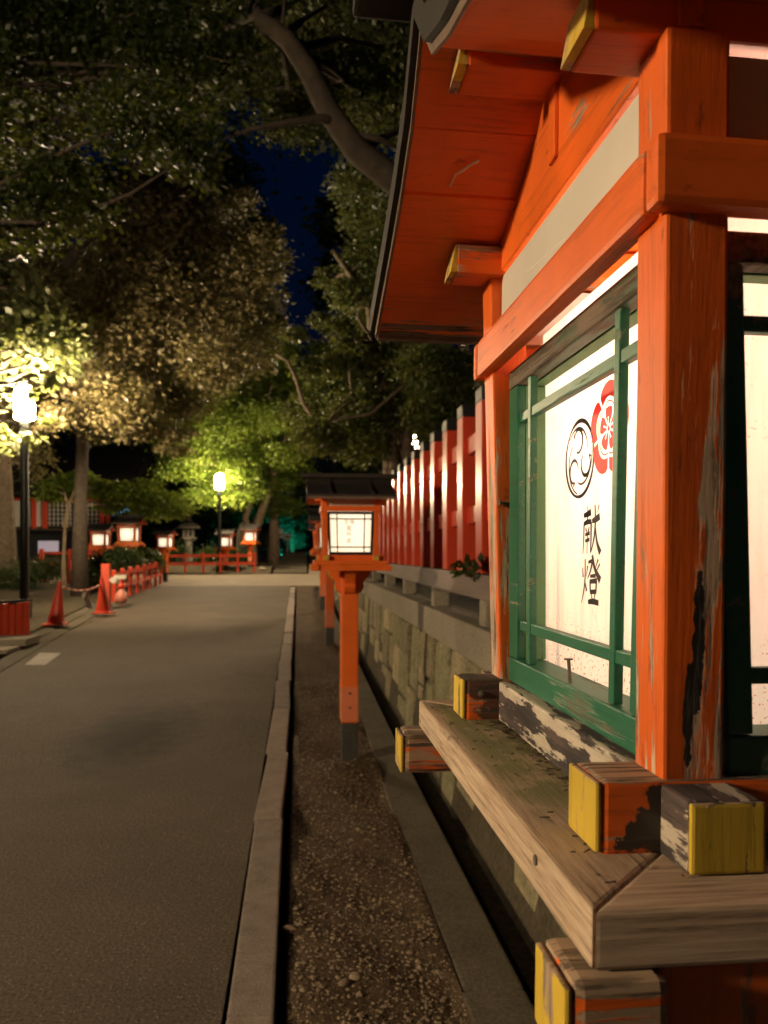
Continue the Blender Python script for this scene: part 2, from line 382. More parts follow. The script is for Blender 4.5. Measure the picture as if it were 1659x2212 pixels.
mb = MB(); mb.v = v; mb.f = f; struct(mb.build('road', M['asphalt']))
struct(MB().box(-40, 14, 27.0, 35.2, zg(31)-.3, zg(31)-.02).build('cross_road', M['paving']))
for o in [bpy.data.objects['cross_road']]:
    for vv in o.data.vertices:
        if vv.co.z > zg(31)-.1: vv.co.z = zg(vv.co.y)+.006
# kerb of granite blocks on the right, pieces of the setting
def strip(x0f, x1f, yl, zlo, zhi):
    mb = MB(); n = len(yl)
    for y in yl: mb.v += [(x0f(y), y, zg(y)+zlo), (x1f(y), y, zg(y)+zlo), (x1f(y), y, zg(y)+zhi), (x0f(y), y, zg(y)+zhi)]
    for j in range(n-1):
        for k in range(4): mb.f.append((j*4+k, j*4+(k+1) % 4, (j+1)*4+(k+1) % 4, (j+1)*4+k))
    mb.f += [(0, 1, 2, 3), tuple((n-1)*4+k for k in range(4))]; return mb
kerb = struct(strip(lambda y: XK0+.004, lambda y: XK1-.004, [-8, 6, 27], -.25, -.05).build('kerb', M['earth']))
yk = -.8; rnd = random.Random(3)
for L in [1.65, 1.82, 1.94, 1.57, 1.50, 1.52, 1.5, 1.5, 1.55, 1.6, 1.5, 1.6, 1.5, 1.7, 1.6, 1.5, 1.2]:
    y0, y1 = yk+.009, min(yk+L-.009, 27); j = rnd.uniform(-.014, .014); dz = rnd.uniform(-.010, .012)
    MB().hexa([(XK0+j, y0, zg(y0)-.14), (XK1+j, y0, zg(y0)-.14), (XK1-j, y1, zg(y1)-.14), (XK0-j, y1, zg(y1)-.14),
               (XK0+j, y0, zg(y0)+.022+dz), (XK1+j, y0, zg(y0)+.022+dz), (XK1-j, y1, zg(y1)+.022-dz), (XK0-j, y1, zg(y1)+.022-dz)]).build('kerb_stone', M['kerbstone'], kerb, bevel=.010)
    yk += L
# bare soil strip between kerb and gutter
xs = np.concatenate([[XK1-.002, XK1+.03, XK1+.045], np.linspace(XK1+.06, XS1+.004, 40)]); yy = np.concatenate([np.linspace(.6, 9, 300), np.linspace(9.15, 27, 60)])
rs = np.random.RandomState(5)
NZ = rs.rand(400, 40)
def soilz(x, y):
    h = .022*math.sin(x*9+y*2.3)+.016*math.sin(y*5.1-x*4)+.012*math.sin(y*11.7+x*17)+.016*(NZ[int(y*36) % 400, int((x+1)*60) % 40]-.5)
    base = -.022+.6*h*min(1, max(0, (x-XK1-.03)/.06))*min(1, (XS1+.01-x)/.05)-.15*max(0, 1-(x-XK1)/.05)
    for (mx, my, mr, mh) in ((.39, 5.75, .30, .06), (.5, 12.1, .3, .05)):
        base += mh*math.exp(-((x-mx)**2+(y-my)**2)/mr**2)
    return zg(y)+base
so = sheet('soil_strip', xs, yy, soilz, M['soil'])
for p in so.data.polygons: p.use_smooth = True
# concrete gutter edge (long slabs), pieces of the setting
ged = struct(strip(lambda y: XS1+.01, lambda y: XG0-.012, [-4, 6, 26], -.35, -.09).build('gutter_edge', M['concrete']))
yk = .9
for i, L in enumerate([1.9, 2.1, 2.3, 2.2, 2.3, 2.2, 2.3, 2.2, 2.2, 2.2, 2.2]):
    y0, y1 = yk+.006, yk+L-.006; j = [.0, .012, -.01, .008][i % 4]
    MB().hexa([(XS1+j, y0, zg(y0)-.3), (XG0, y0, zg(y0)-.3), (XG0, y1, zg(y1)-.3), (XS1-j, y1, zg(y1)-.3),
               (XS1+j, y0, zg(y0)-.022), (XG0, y0, zg(y0)-.030), (XG0, y1, zg(y1)-.030), (XS1-j, y1, zg(y1)-.022)]).build('gutter_slab', M['concrete'], ged, bevel=.012)
    yk += L
# gravel and small stones on the soil (uncountable)
mb = MB(); rg = random.Random(11)
def pebble(mb, x, y, z, r, rg):
    sx, sy, sz = r*rg.uniform(.7, 1.3), r*rg.uniform(.7, 1.3), r*rg.uniform(.4, .7); a = rg.uniform(0, 3.1); ca, sa = math.cos(a), math.sin(a)
    pts = []
    for (px, py, pz) in ((1, .1, .0), (.3, .95, .1), (-.8, .6, -.1), (-.9, -.5, .1), (.2, -1, 0), (.1, .1, 1), (-.1, -.2, -.8)):
        px *= sx*rg.uniform(.8, 1.2); py *= sy*rg.uniform(.8, 1.2); pz *= sz
        pts.append((x+px*ca-py*sa, y+px*sa+py*ca, z+pz))
    mb.poly(pts, [(0, 1, 5), (1, 2, 5), (2, 3, 5), (3, 4, 5), (4, 0, 5), (1, 0, 6), (2, 1, 6), (3, 2, 6), (4, 3, 6), (0, 4, 6)])
for i in range(12000):
    y = 2.2+7.5*rg.random()**1.8; x = rg.uniform(XK1+.05, XS1)
    r = .62*rg.choice([.003, .004, .005, .006, .008, .011, .014])*(1 if rg.random() < .97 else 2.0)
    pebble(mb, x, y, soilz(x, y)+r*.2, r, rg)
gm = ground_mat('gravel_stone', (.036, .026, .016), (.40, .31, .21), 95, 300, .003, .9)
tag(mb.build('gravel', gm), 'small loose gravel scattered over the bare soil beside the kerb', 'gravel', kind='stuff')
# a few bigger stones one can pick out
for i, (u, vv, r) in enumerate([(625, 2035, .038), (770, 2150, .034), (742, 2165, .03), (640, 1990, .022), (720, 2130, .02), (885, 2085, .02)]):
    p = G(u, vv, -.07); mb = MB(); pebble(mb, 0, 0, 0, r, rg)
    o = mb.build('loose_stone', gm, None, bevel=r*.25, smooth=True); o.location = (p.x, p.y, soilz(p.x, p.y)+r*.25)
    tag(o, ('largest flat grey stone lying at the kerb side of the soil', 'roundest stone of the little heap on the soil', 'flat stone leaning in the little stone heap', 'small stone just beyond the largest flat stone by the kerb', 'smallest stone of the little heap on the soil', 'single small stone on the soil close to the gutter edge')[i], 'stone', 'loose stones on the soil strip')
# left bank: raised sheet with a real open channel between it and the road
bk = MB(); v = []; f = []
yb = [-25, -10, 0, 4, 8]+[8+1.5*i for i in range(1, 13)]+[26.8]
for y in yb:
    e = edge_l(y)
    for (x, z) in ((e-.52, -.2), (e-.52, .05), (e-.70, .055), (e-2.5, .10), (e-8, .35), (-60, .6)): v.append((x, y, zg(y)+z))
for j in range(len(yb)-1):
    for i in range(5): f.append((j*6+i+1, j*6+i, (j+1)*6+i, (j+1)*6+i+1))
bk.v = v; bk.f = f; struct(bk.build('left_bank', M['earth']))
# garden ground behind the cross road, rising to the left of the stepped path
gy = [35.4, 38, 42, 48, 56, 70, 100]
sheet('garden_ground', [-80, -30, -12, -6, -2.5, -1.25], gy, lambda x, y: zg(y)+.02+.25*min(1, (y-35.4)/1.2)+(.02*(-x-3) if x < -3 else 0), M['earth'])
# light concrete strip along the left road edge, made of blocks
ks = struct(strip(lambda y: edge_l(y)-.24, lambda y: edge_l(y)+.01, [-20, 6, 26.5], -.2, -.04).build('left_gutter_strip', M['concrete']))
yk = 2
while yk < 26:
    y0, y1 = yk+.008, min(yk+1.2, 26.6)-.008
    MB().hexa([(edge_l(y)+dx, y, zg(y)+dz) for dz in (-.12, .012) for (dx, y) in ((-.26, y0), (.02, y0), (.02, y1), (-.26, y1))]).build('strip_block', M['paving'] if yk < 9 else M['concrete'], ks, bevel=.008)
    yk += 1.2
# covers over the channel
for (y0, y1) in ((9.0, 9.6), (13.2, 22.5)):
    y = y0
    while y < y1:
        e0, e1 = edge_l(y)-.27, edge_l(y+.6)-.27
        o = MB().hexa([(e0-.27, y+.005, zg(y)-.06), (e0, y+.005, zg(y)-.06), (e1, y+.595, zg(y+.6)-.06), (e1-.27, y+.595, zg(y+.6)-.06),
                   (e0-.27, y+.005, zg(y)+.02), (e0, y+.005, zg(y)+.02), (e1, y+.595, zg(y+.6)+.02), (e1-.27, y+.595, zg(y+.6)+.02)]).build('channel_cover', M['concrete'], ks, bevel=.008)
        y += .6
# concrete slab bridging the channel at the left, and a faded paint patch on the road
pa, pb = G(0, 1400), G(73, 1396)
slab = thing('concrete_slab', (pb.x, pb.y, zg(pb.y)), 'pale concrete step slab bridging the channel beside red plank barrier', 'slab')
MB().box(-1.9, 0, -.35, .3, .04, .15).build('tread', M['coping'], slab, bevel=.012)
MB().box(-1.9, -.06, -.95, -.37, .0, .06).build('apron', M['paving'], slab, bevel=.012)
q = [G(53, 1437), G(98, 1437), G(133, 1411), G(86, 1411)]
mk = MB().poly([(p.x, p.y, p.z+.005) for p in q], [(0, 1, 2, 3)]).build('road_marking', M['marking']); struct(mk)
# stepped path climbing away beyond the crossing
sp_ = struct(MB().hexa([(-1.15, 35.2, .2), (.45, 35.2, .2), (1.0, 75, .9), (-.9, 75, .9), (-1.15, 35.2, zg(35.2)-.02), (.45, 35.2, zg(35.2)-.02), (1.0, 75, zg(75)-.1), (-.9, 75, zg(75)-.1)]).build('stepped_path', M['concrete']))
y = 35.4
for i in range(16):
    z = zg(y)+.05+.008*i
    MB().box(-1.12+.006*i, .44+.012*i, y, y+1.55, z-.2, z+.06).build('step', M['concrete'], sp_, bevel=.02); y += 1.6
struct(MB().hexa([(.5, 35.2, .3), (1.7, 35.2, .3), (2.6, 70, 1), (1.1, 70, 1), (.5, 35.2, zg(35.2)+.02), (1.7, 35.2, zg(35.2)+.02), (2.6, 70, zg(70)+.05), (1.1, 70, zg(70)+.05)]).build('side_path', M['paving']))

# ================================================================== STONE WALL AND RED FENCE (right)
wall = thing('stone_wall', (XW, 2, 0), 'mossy retaining wall of rough upright stones under pale coping', 'wall')
rw = random.Random(21)
MB().box(.09, .2, 0, 25, -.2, ZW-.05).build('backing', M['earth'], wall)
def stone(y0, y1, z0, z1, rw):
    d = rw.uniform(.0, .05); c = [rw.uniform(-.035, .035) for _ in range(8)]
    bat = lambda z: .05*(z/ZW)
    pts = [(bat(z0)+d, y0+c[0], z0), (.15, y0, z0), (.15, y1, z0), (bat(z0)+d, y1+c[1], z0), (bat(z1)+d, y0+c[2], z1+c[4]*.8), (.15, y0, z1), (.15, y1, z1), (bat(z1)+d, y1+c[3], z1+c[5]*.8)]
    o = MB().hexa(pts).build('stone', M['wallstone'], wall, bevel=.034); o.location.z = 0
y = .3
while y < 23:
    w_ = rw.uniform(.34, .66) if y < 10 else rw.uniform(.6, 1.0); b = zg(2+y)-.2
    top = .93
    sp = rw.choice([2, 3, 3]) if w_ > .45 else rw.choice([2, 2, 3])
    cuts = sorted([b]+[b+(top-b)*(k+1)/sp+rw.uniform(-.09, .09) for k in range(sp-1)]+[top])
    for k in range(len(cuts)-1): stone(y+.014, y+w_-.014, cuts[k]+.012, cuts[k+1]-.012, rw)
    y += w_
y = .2; k = 0
while y < 23.5:
    L = 1.55+.2*((k*7) % 3); MB().box(.015, .42, y+.005, min(y+L, 24.5)-.005, .94, ZW+.004).build('coping_stone', M['coping'], wall, bevel=.014); y += L; k += 1
XF = 1.17
fz0, fz1 = 1.475, 2.62
fence = thing('shrine_fence', (XF, 2, ZW), 'tall red slat fence with black slat tops standing on the stone wall', 'fence')
ZF = ZW
def fx(y): return .010*(y-3)
slat_me = MB().box(-.055, .075, -.085, .085, 0, fz1-.085-fz0).mesh('slat', M['red_far'], .008)
cap_me = MB().box(-.056, .076, -.086, .086, fz1-.086-fz0, fz1-fz0).mesh('cap', M['black'], .008)
for i in range(24):
    y = .9+.585*i
    o = link('slat', slat_me, fence, (fx(y), y, fz0-ZF)); link('cap', cap_me, o)
for (z0, z1) in ((2.27, 2.39), (1.80, 1.915)):
    MB().hexa([(fx(0)-.02, 0, z0-ZF), (fx(0)+.05, 0, z0-ZF), (fx(16)+.05, 15.2, z0-ZF), (fx(16)-.02, 15.2, z0-ZF),
               (fx(0)-.02, 0, z1-ZF), (fx(0)+.05, 0, z1-ZF), (fx(16)+.05, 15.2, z1-ZF), (fx(16)-.02, 15.2, z1-ZF)]).build('rail', M['red_far'], fence, bevel=.006)
MB().hexa([(fx(0)-.085, 0, 1.32-ZF), (fx(0)+.10, 0, 1.32-ZF), (fx(16)+.10, 15.2, 1.32-ZF), (fx(16)-.085, 15.2, 1.32-ZF),
           (fx(0)-.085, 0, 1.472-ZF), (fx(0)+.10, 0, 1.472-ZF), (fx(16)+.10, 15.2, 1.472-ZF), (fx(16)-.085, 15.2, 1.472-ZF)]).build('sill_beam', M['sillbeam'], fence, bevel=.012)
for y in (.6, 2.5, 4.3, 6.2, 8.1, 10, 11.9, 13.8):
    MB().box(fx(y)-.07, fx(y)+.06, y-.07, y+.07, 0, 1.319-ZF).build('pier', M['coping'], fence, bevel=.012)

# ================================================================== VOTIVE LANTERNS
def lantern(base, hp, label, group=None, s=1.0, rz=0, near=False, frame=None, text=False, tiltx=0, rich=True, post_h=None):
    """z = 0 of the parts is the shelf top; the empty stands on the ground."""
    root = thing('votive_lantern', base, label, 'lantern', group, rz)
    root.scale = (s, s, s)
    off = (0, 0, hp/s)
    def part(mb, name, mat, parent=None, bevel=.0025, smooth=False):
        o = mb.build(name, mat, parent or root, bevel if (rich or near) else 0, smooth)
        if parent is None: o.location = off
        return o
    OR = M['orange'] if near else M['orange_far']
    a1, b1x, b1y, w = .237, .228, .222, .042
    zt, zb = .452, .040
    def ctr(z, b): return b+(a1-b)*(z-zb)/(.4085-zb)
    # corner posts, splayed outwards
    for sx in (-1, 1):
        for sy in (-1, 1):
            mb = MB(); pts = []
            for z in (zb, .522):
                x1 = ctr(z, b1x); y1 = ctr(z, b1y); x0, y0 = x1-w, y1-w
                pts += [(sx*x0, sy*y0, z), (sx*x1, sy*y0, z), (sx*x1, sy*y1, z), (sx*x0, sy*y1, z)]
            mb.hexa(pts); part(mb, 'post', M['post'] if near else OR)
    # tie beams
    for s_ in (-1, 1):
        part(MB().box(min(s_*.2308, s_*.2488), max(s_*.2308, s_*.2488), -.2288, .2288, .4085, .452), 'side_beam', M['beam_y'] if near else OR, bevel=.005)
        part(MB().box(-.2488, .2488, min(s_*.2305, s_*.2488), max(s_*.2305, s_*.2488), .4080, .4525), 'cross_beam', M['beam_x'] if near else OR, bevel=.005)
        part(MB().box(min(s_*.2205, s_*.2265), max(s_*.2205, s_*.2265), -.196, .196, .45, .5215), 'white_board', M['white'], bevel=0)
        part(MB().box(-.196, .196, min(s_*.2205, s_*.2265), max(s_*.2205, s_*.2265), .45, .5165), 'white_board', M['white'], bevel=0)
    # roof profile (underside): distance from ridge, height
    prof = [(0, .679), (.06, .617), (.134, .584), (.217, .557), (.397, .5056)]
    def under(d):
        for (d0, z0), (d1, z1) in zip(prof, prof[1:]):
            if d <= d1: return z0+(z1-z0)*(d-d0)/(d1-d0)
        return prof[-1][1]
    for s_ in (-1, 1):                                   # gable boards
        ds = [-.236, -.182, -.134, -.06, 0, .06, .134, .182, .236]
        pts = [(0, -.236, .527), (0, .236, .527)]+[(0, d, under(abs(d))-.001) for d in ds[::-1]]
        part(MB().prism([(s_*.2295, p[1], p[2]) for p in pts], (-s_*.018, 0, 0)), 'gable_board', M['beam_y'] if near else OR, bevel=.002)
        # purlins with yellow ends
        zc = .522
        p = part(MB().box(-.283, .283, min(s_*.1875, s_*.2325), max(s_*.1875, s_*.2325), zc, .5555), 'purlin', M['beam_x'] if near else OR)
        for e in (-1, 1):
            part(MB().hexa([(e*.2832, s_*.1885, zc+.001), (e*.2832, s_*.2315, zc+.001), (e*.2832, s_*.2315, .5545), (e*.2832, s_*.1885, .5545),
                            (e*.290, s_*.1885, zc+.001), (e*.290, s_*.2315, zc+.001), (e*.2845, s_*.2315, .5545), (e*.2845, s_*.1885, .5545)]), 'purlin_end', M['yellow'], p, bevel=0)
    p = part(MB().box(-.318, .318, -.023, .023, .629, .667), 'ridge_purlin', M['beam_x'] if near else OR)
    for e in (-1, 1):
        part(MB().hexa([(e*.3182, -.022, .630), (e*.3182, .022, .630), (e*.3182, .022, .666), (e*.3182, -.022, .666),
                        (e*.327, -.022, .630), (e*.327, .022, .630), (e*.320, .022, .666), (e*.320, -.022, .666)]), 'purlin_end', M['yellow'], p, bevel=0)
        part(MB().box(e*.2215-.012, e*.2215+.012, -.010, .010, .560, .632), 'strut', OR)
    # roof boards: three to a slope, the lowest lapped under its neighbour
    for s_ in (-1, 1):
        for k, (d0, d1, dz) in enumerate(((.0, .0605, 0), (.0615, .134, 0), (.130, .397, -.004))):
            pts = [(d0, under(d0)+dz), ((d0+d1)/2, under((d0+d1)/2)+dz), (d1, under(d1)+dz)]
            if k == 2: pts = [(d0, under(d0)+dz), (.217, under(.217)+dz), (d1, under(d1))]
            top = [(d, z+.012) for d, z in pts[::-1]]
            part(MB().prism([(-.3545, s_*d, z) for d, z in pts+top], (.709, 0, 0)), 'roof_board', M['eave'] if near else OR, bevel=.0012)
        es = [(.368, under(.368)-.0012), (.397, under(.397)-.0012)]
        part(MB().prism([(-.352, s_*d, z) for d, z in es]+[(-.352, s_*d, z+.004) for d, z in es[::-1]], (.704, 0, 0)), 'eave_strip', M['eavestrip'] if near else OR, bevel=0)
        # dark roof skin
        out = [(d, under(d)+.0135) for d in (0, .06, .134, .217, .405)]
        top = [(d, z+.020) for d, z in out[::-1]]
        sk = part(MB().prism([(-.357, s_*d, z) for d, z in out+top], (.714, 0, 0)), 'roof_skin', M['roofdark'], bevel=.001)
        for e in (-.17, .17):
            part(MB().prism([(e-.012, s_*d, z+.0205) for d, z in out]+[(e-.012, s_*d, z+.034) for d, z in out[::-1]], (.024, 0, 0)), 'roof_batten', M['roofdark'], sk, bevel=0)
        part(MB().box(-.3545, .3545, min(s_*.3978, s_*.410), max(s_*.3978, s_*.410), .499, .521), 'eave_fascia', M['trim'], bevel=.002)
        for e in (-1, 1):
            tr = [(d, under(d)-.006) for d in (0, .06, .134, .217, .397)]
            part(MB().prism([(e*.3548, s_*d, z) for d, z in tr]+[(e*.3548, s_*d, z+.022) for d, z in tr[::-1]], (e*.003, 0, 0)), 'verge_trim', M['trim'], bevel=0)
            tb = [(d, under(d)+.004) for d in (0, .06, .134, .217, .41)]
            part(MB().prism([(e*.3582, s_*d, z) for d, z in tb]+[(e*.3582, s_*d, z+.032) for d, z in tb[::-1]], (e*.006, 0, 0)), 'verge_edge', M['roofdark'], bevel=0)
    part(MB().box(-.418, .418, -.042, .042, .706, .742), 'ridge_cap', M['roofdark'], bevel=.004)
    # sills with yellow stub ends
    for s_ in (-1, 1):
        sl = part(MB().box(min(s_*.1825, s_*.2305), max(s_*.1825, s_*.2305), -.2586, .2586, -.001, .044), 'sill', M['sill'] if near else OR, bevel=.003)
        for e in (-1, 1):
            part(MB().box(min(s_*.1826, s_*.2304), max(s_*.1826, s_*.2304), min(e*.2588, e*.2635), max(e*.2588, e*.2635), .001, .0435), 'sill_end', M['yellow'], sl, bevel=.0022)
        sl = part(MB().box(-.2698, .2698, min(s_*.175, s_*.2250), max(s_*.175, s_*.2250), -.002, .0465), 'cross_sill', M['stub_x'] if near else OR, bevel=.004)
        for e in (-1, 1):
            part(MB().box(min(e*.2700, e*.2745), max(e*.2700, e*.2745), min(s_*.1751, s_*.2249), max(s_*.1751, s_*.2249), .001, .046), 'sill_end', M['yellow'], sl, bevel=.0022)
    # mitred shelf planks
    px, py, ix, iy, th = .305, .299, .165, .158, .0335
    for s_ in (-1, 1):
        for (pts, mt) in (([(s_*px, -py+.001), (s_*px, py-.001), (s_*ix, iy-.001), (s_*ix, -iy+.001)], 'plank_y'),
                          ([(-px+.001, s_*py), (px-.001, s_*py), (ix-.001, s_*iy), (-ix+.001, s_*iy)], 'plank_x')):
            part(MB().prism([(x, y, -th) for x, y in pts], (0, 0, th)), 'shelf_plank', M[mt] if near else OR, bevel=.003)
    part(MB().box(-.164, .164, -.157, .157, -th, -.004), 'floor_board', M['roofdark'], bevel=0)
    # bracket arms under the shelf
    for s_ in (-1, 1):
        ah = .3295 if s_ > 0 or not near else .3185
        part(MB().box(-.2645, .2645, min(s_*.262, s_*.292), max(s_*.262, s_*.292), -.083, -.0345), 'arm_web', OR, bevel=.003)
        for e in (-1, 1):
            ar = part(MB().box(min(e*.265, e*ah), max(e*.265, e*ah), min(s_*.255, s_*.308), max(s_*.255, s_*.308), -.084, -.0343), 'bracket_arm', M['arm'] if near else OR, bevel=.006)
            part(MB().box(min(e*(ah+.0002), e*(ah+.005)), max(e*(ah+.0002), e*(ah+.005)), min(s_*.256, s_*.307), max(s_*.256, s_*.307), -.083, -.037), 'arm_end', M['yellow'], ar, bevel=.0022)
    part(MB().box(-.05, .05, -.250, .250, -.083, -.036), 'cross_arm', OR, bevel=.004)
    # central post with scrolled brackets
    hb = -hp/s; pw = .075
    po = part(MB().box(-pw, pw, -pw, pw, hb+.30/s, -.0355), 'lantern_post', OR, bevel=.014)
    part(MB().box(-pw-.003, pw+.003, -pw-.003, pw+.003, hb+.31/s, hb+.58/s), 'sleeve', M['salmon'], bevel=.012)
    bs = part(MB().box(-pw+.006, pw-.006, -pw+.006, pw-.006, hb-.08, hb+.298/s), 'steel_foot', M['steel'], bevel=.01)
    if rich:
        for z in (.42, .53, .12, .22):
            bo_ = part(MB().lathe([(.009, 0), (.009, .006), (.005, .010)], 8), 'bolt', M['steel'], bs if z < .3 else po, bevel=0)
            bo_.location = (0, -pw-.0028 if z > .3 else -pw+.0062, hb+z/s); bo_.rotation_euler = (R(90), 0, 0)
    prof_b = [(pw, -.037), (.185, -.037), (.185, -.075), (.165, -.125), (.130, -.165), (.110, -.195), (.120, -.225), (.100, -.262), (pw, -.285)]
    for k in range(4):
        c_, s_ = [(1, 0), (0, 1), (-1, 0), (0, -1)][k]
        T = lambda d, t, z: (c_*d-s_*t, s_*d+c_*t, z)
        hw = .046 if k % 2 == 0 else .045
        zo = -.052 if k % 2 else 0
        mb = MB().prism([T(d+.001, -hw, z+(zo if z > -.04 else 0)) for d, z in prof_b], Vector(T(0, 2*hw, 0)))
        br = part(mb, 'bracket', OR, bevel=0)
        e2 = prof_b[2:]
        mb = MB().prism([T(d+.002, -hw+.002, z) for d, z in e2]+[T(d+.009, -hw+.002, z) for d, z in e2[::-1]], Vector(T(0, 2*hw-.004, 0)))
        part(mb, 'bracket_edge', M['yellow'] if k % 2 == 0 else OR, br, bevel=0)
    # window frames, lattice bars and sheets
    fm = frame or M['black']; ftop = M['greentop'] if near else fm
    for k in range(4):
        c_, s_ = [(-1, 0), (0, -1), (1, 0), (0, 1)][k]
        def T(d, t, z): return (c_*d+s_*t, s_*d-c_*t, z)
        def bar(t0a, t1a, t0b, t1b, z0, z1, d0, d1):          # tapered bar (bottom, top)
            return [T(d0, t0a, z0), T(d0, t1a, z0), T(d1, t1a, z0), T(d1, t0a, z0), T(d0, t0b, z1), T(d0, t1b, z1), T(d1, t1b, z1), T(d1, t0b, z1)]
        sw = .034 if k % 2 == 0 else .018
        hwf = lambda z: .180+.012*(z-.045)/.363
        fr = part(MB().hexa(bar(-hwf(.045), hwf(.045), -hwf(.073), hwf(.073), .0452, .073, .1845, .2185)), 'frame_rail', fm, bevel=.002)
        lin = M['greenpale'] if near else fm
        part(MB().hexa(bar(-hwf(.386), hwf(.386), -hwf(.408), hwf(.408), .386, .4075, .2005, .2185)), 'frame_rail', ftop, bevel=.003)
        part(MB().hexa(bar(-hwf(.386), hwf(.386), -hwf(.405), hwf(.405), .3852, .405, .1845, .2000)), 'frame_inner', lin, bevel=.001)
        for e in (-1, 1):
            g = lambda z, i: e*(hwf(z)-i)
            part(MB().hexa(bar(g(.0735, sw), g(.0735, 0), g(.3855, sw), g(.3855, 0), .0735, .3855, .2080, .2180)), 'frame_stile', fm, bevel=.002)
            part(MB().hexa(bar(g(.0735, sw+.0006), g(.0735, 0), g(.3855, sw+.0006), g(.3855, 0), .0735, .385, .1845, .2076)), 'frame_inner', lin, bevel=.001)
            h0, h1 = e*.110, e*.116
            part(MB().hexa(bar(h0-.0055, h0+.0055, h1-.0055, h1+.0055, .0735, .3855, .2085, .2165)), 'lattice_bar', fm, bevel=.0012)
        for z in (.112, .347):
            hh = hwf(z)-sw-.0005
            part(MB().hexa(bar(-hh, hh, -hh, hh, z-.0055, z+.0055, .2070, .2155)), 'lattice_bar', fm, bevel=.0012)
        part(MB().poly([T(.1815, -.178, .05), T(.1815, .178, .05), T(.1815, .178, .449), T(.1815, -.178, .449)], [(0, 1, 2, 3)]), 'sheet', M['paper_near'] if near else M['paper'], bevel=0)
    return root, off, part
near, noff, npart = lantern((.4645-1.55*math.sin(R(.6)), .697, 0), 1.4045, 'weathered votive lantern with green lattice, black and red crests and flaking shelf', near=True, frame=M['green'])
near.rotation_euler = (0, R(.6), 0)   # leans a little with age
# bulb of the near lantern: a fluorescent tube high inside the box
npart(MB().tube([(0, -.12, .365), (0, .12, .365)], .014, 12), 'lamp_tube', M['bulb'], bevel=0)
# prints on the road-side sheet: picture plane (right = -y, up = z)
PX = -.1825
def flat(name, polys, mat, cy_, cz, sc, dx=0.0, loc=None):
    mb = MB()
    for pl in polys:
        pts = [(PX-dx, cy_-u*sc, cz+v_*sc) for u, v_ in pl]; mb.poly(pts, [tuple(range(len(pts)))])
    return npart(mb, name, mat, bevel=0)
def ribbon(pts, ws):
    out = []; P = [Vector((p[0], p[1])) for p in pts]; n = len(P)
    fine = []; fw = []
    if not hasattr(ws, '__len__'): ws = [ws]*n
    for i in range(n-1):
        m = 5 if n > 2 else 3
        p0, p1, p2, p3 = P[max(i-1, 0)], P[i], P[i+1], P[min(i+2, n-1)]
        for k in range(m+(i == n-2)):
            t = k/m; q = .5*((2*p1)+(-p0+p2)*t+(2*p0-5*p1+4*p2-p3)*t*t+(-p0+3*p1-3*p2+p3)*t**3)
            fine.append(q); fw.append(ws[i]+(ws[i+1]-ws[i])*t)
    L, Rr = [], []
    for i, q in enumerate(fine):
        d = fine[min(i+1, len(fine)-1)]-fine[max(i-1, 0)]
        d = d.normalized() if d.length > 1e-6 else Vector((1, 0)); nrm = Vector((-d.y, d.x))*fw[i]*.5
        L.append(q+nrm); Rr.append(q-nrm)
    return [[tuple(L[i]), tuple(Rr[i]), tuple(Rr[i+1]), tuple(L[i+1])] for i in range(len(fine)-1)]
KEN = [([(.08, .80), (.28, .82), (.48, .86)], [.07, .10, .12]), ([(.30, .99), (.29, .70)], [.03, .05]),
       ([(.10, .62), (.09, .3), (.05, .0)], [.06, .05, .03]), ([(.08, .62), (.28, .66), (.50, .66)], [.07, .09, .08]),
       ([(.49, .66), (.49, .3), (.47, .03)], [.07, .06, .05]), ([(.19, .54), (.25, .46)], [.03, .05]), ([(.39, .55), (.33, .46)], [.03, .05]),
       ([(.17, .40), (.42, .43)], [.05, .07]), ([(.17, .27), (.41, .30)], [.05, .07]), ([(.29, .46), (.28, .01)], [.04, .03]),
       ([(.54, .67), (.74, .70), (.94, .75)], [.07, .11, .12]), ([(.69, .99), (.71, .62), (.64, .30), (.48, .02)], [.05, .06, .06, .02]),
       ([(.71, .55), (.80, .25), (.98, .02)], [.04, .07, .13]), ([(.90, .98), (.82, .83)], [.05, .02])]
TOU = [([(.18, .92), (.19, .55), (.12, .25), (.0, .0)], [.05, .05, .05, .02]), ([(.04, .74), (.08, .54)], [.03, .06]), ([(.33, .78), (.25, .56)], [.05, .02]),
       ([(.17, .46), (.28, .26)], [.03, .07]), ([(.36, .85), (.56, .87), (.46, .66), (.32, .52)], [.05, .07, .05, .02]),
       ([(.57, 1.0), (.70, .74), (.99, .50)], [.08, .08, .14]), ([(.88, .92), (.75, .76)], [.05, .02]), ([(.96, .83), (.80, .68)], [.05, .02]),
       ([(.46, .57), (.76, .59)], [.05, .07]), ([(.43, .46), (.83, .49)], [.07, .09]), ([(.46, .46), (.48, .25)], [.06, .06]), ([(.80, .48), (.77, .25)], [.06, .06]),
       ([(.46, .25), (.79, .27)], [.07, .08]), ([(.54, .22), (.58, .09)], [.04, .03]), ([(.73, .22), (.68, .09)], [.04, .03]), ([(.36, .04), (.62, .065), (.92, .05)], [.07, .10, .09])]
for ch, cz in ((KEN, .2166), (TOU, .168)):
    flat('character', [q for p, w_ in ch for q in ribbon([(x-.5, y-.5) for x, y in p], [k_*1.25 for k_ in w_])], M['ink'], .0187, cz, .0475, .0006)
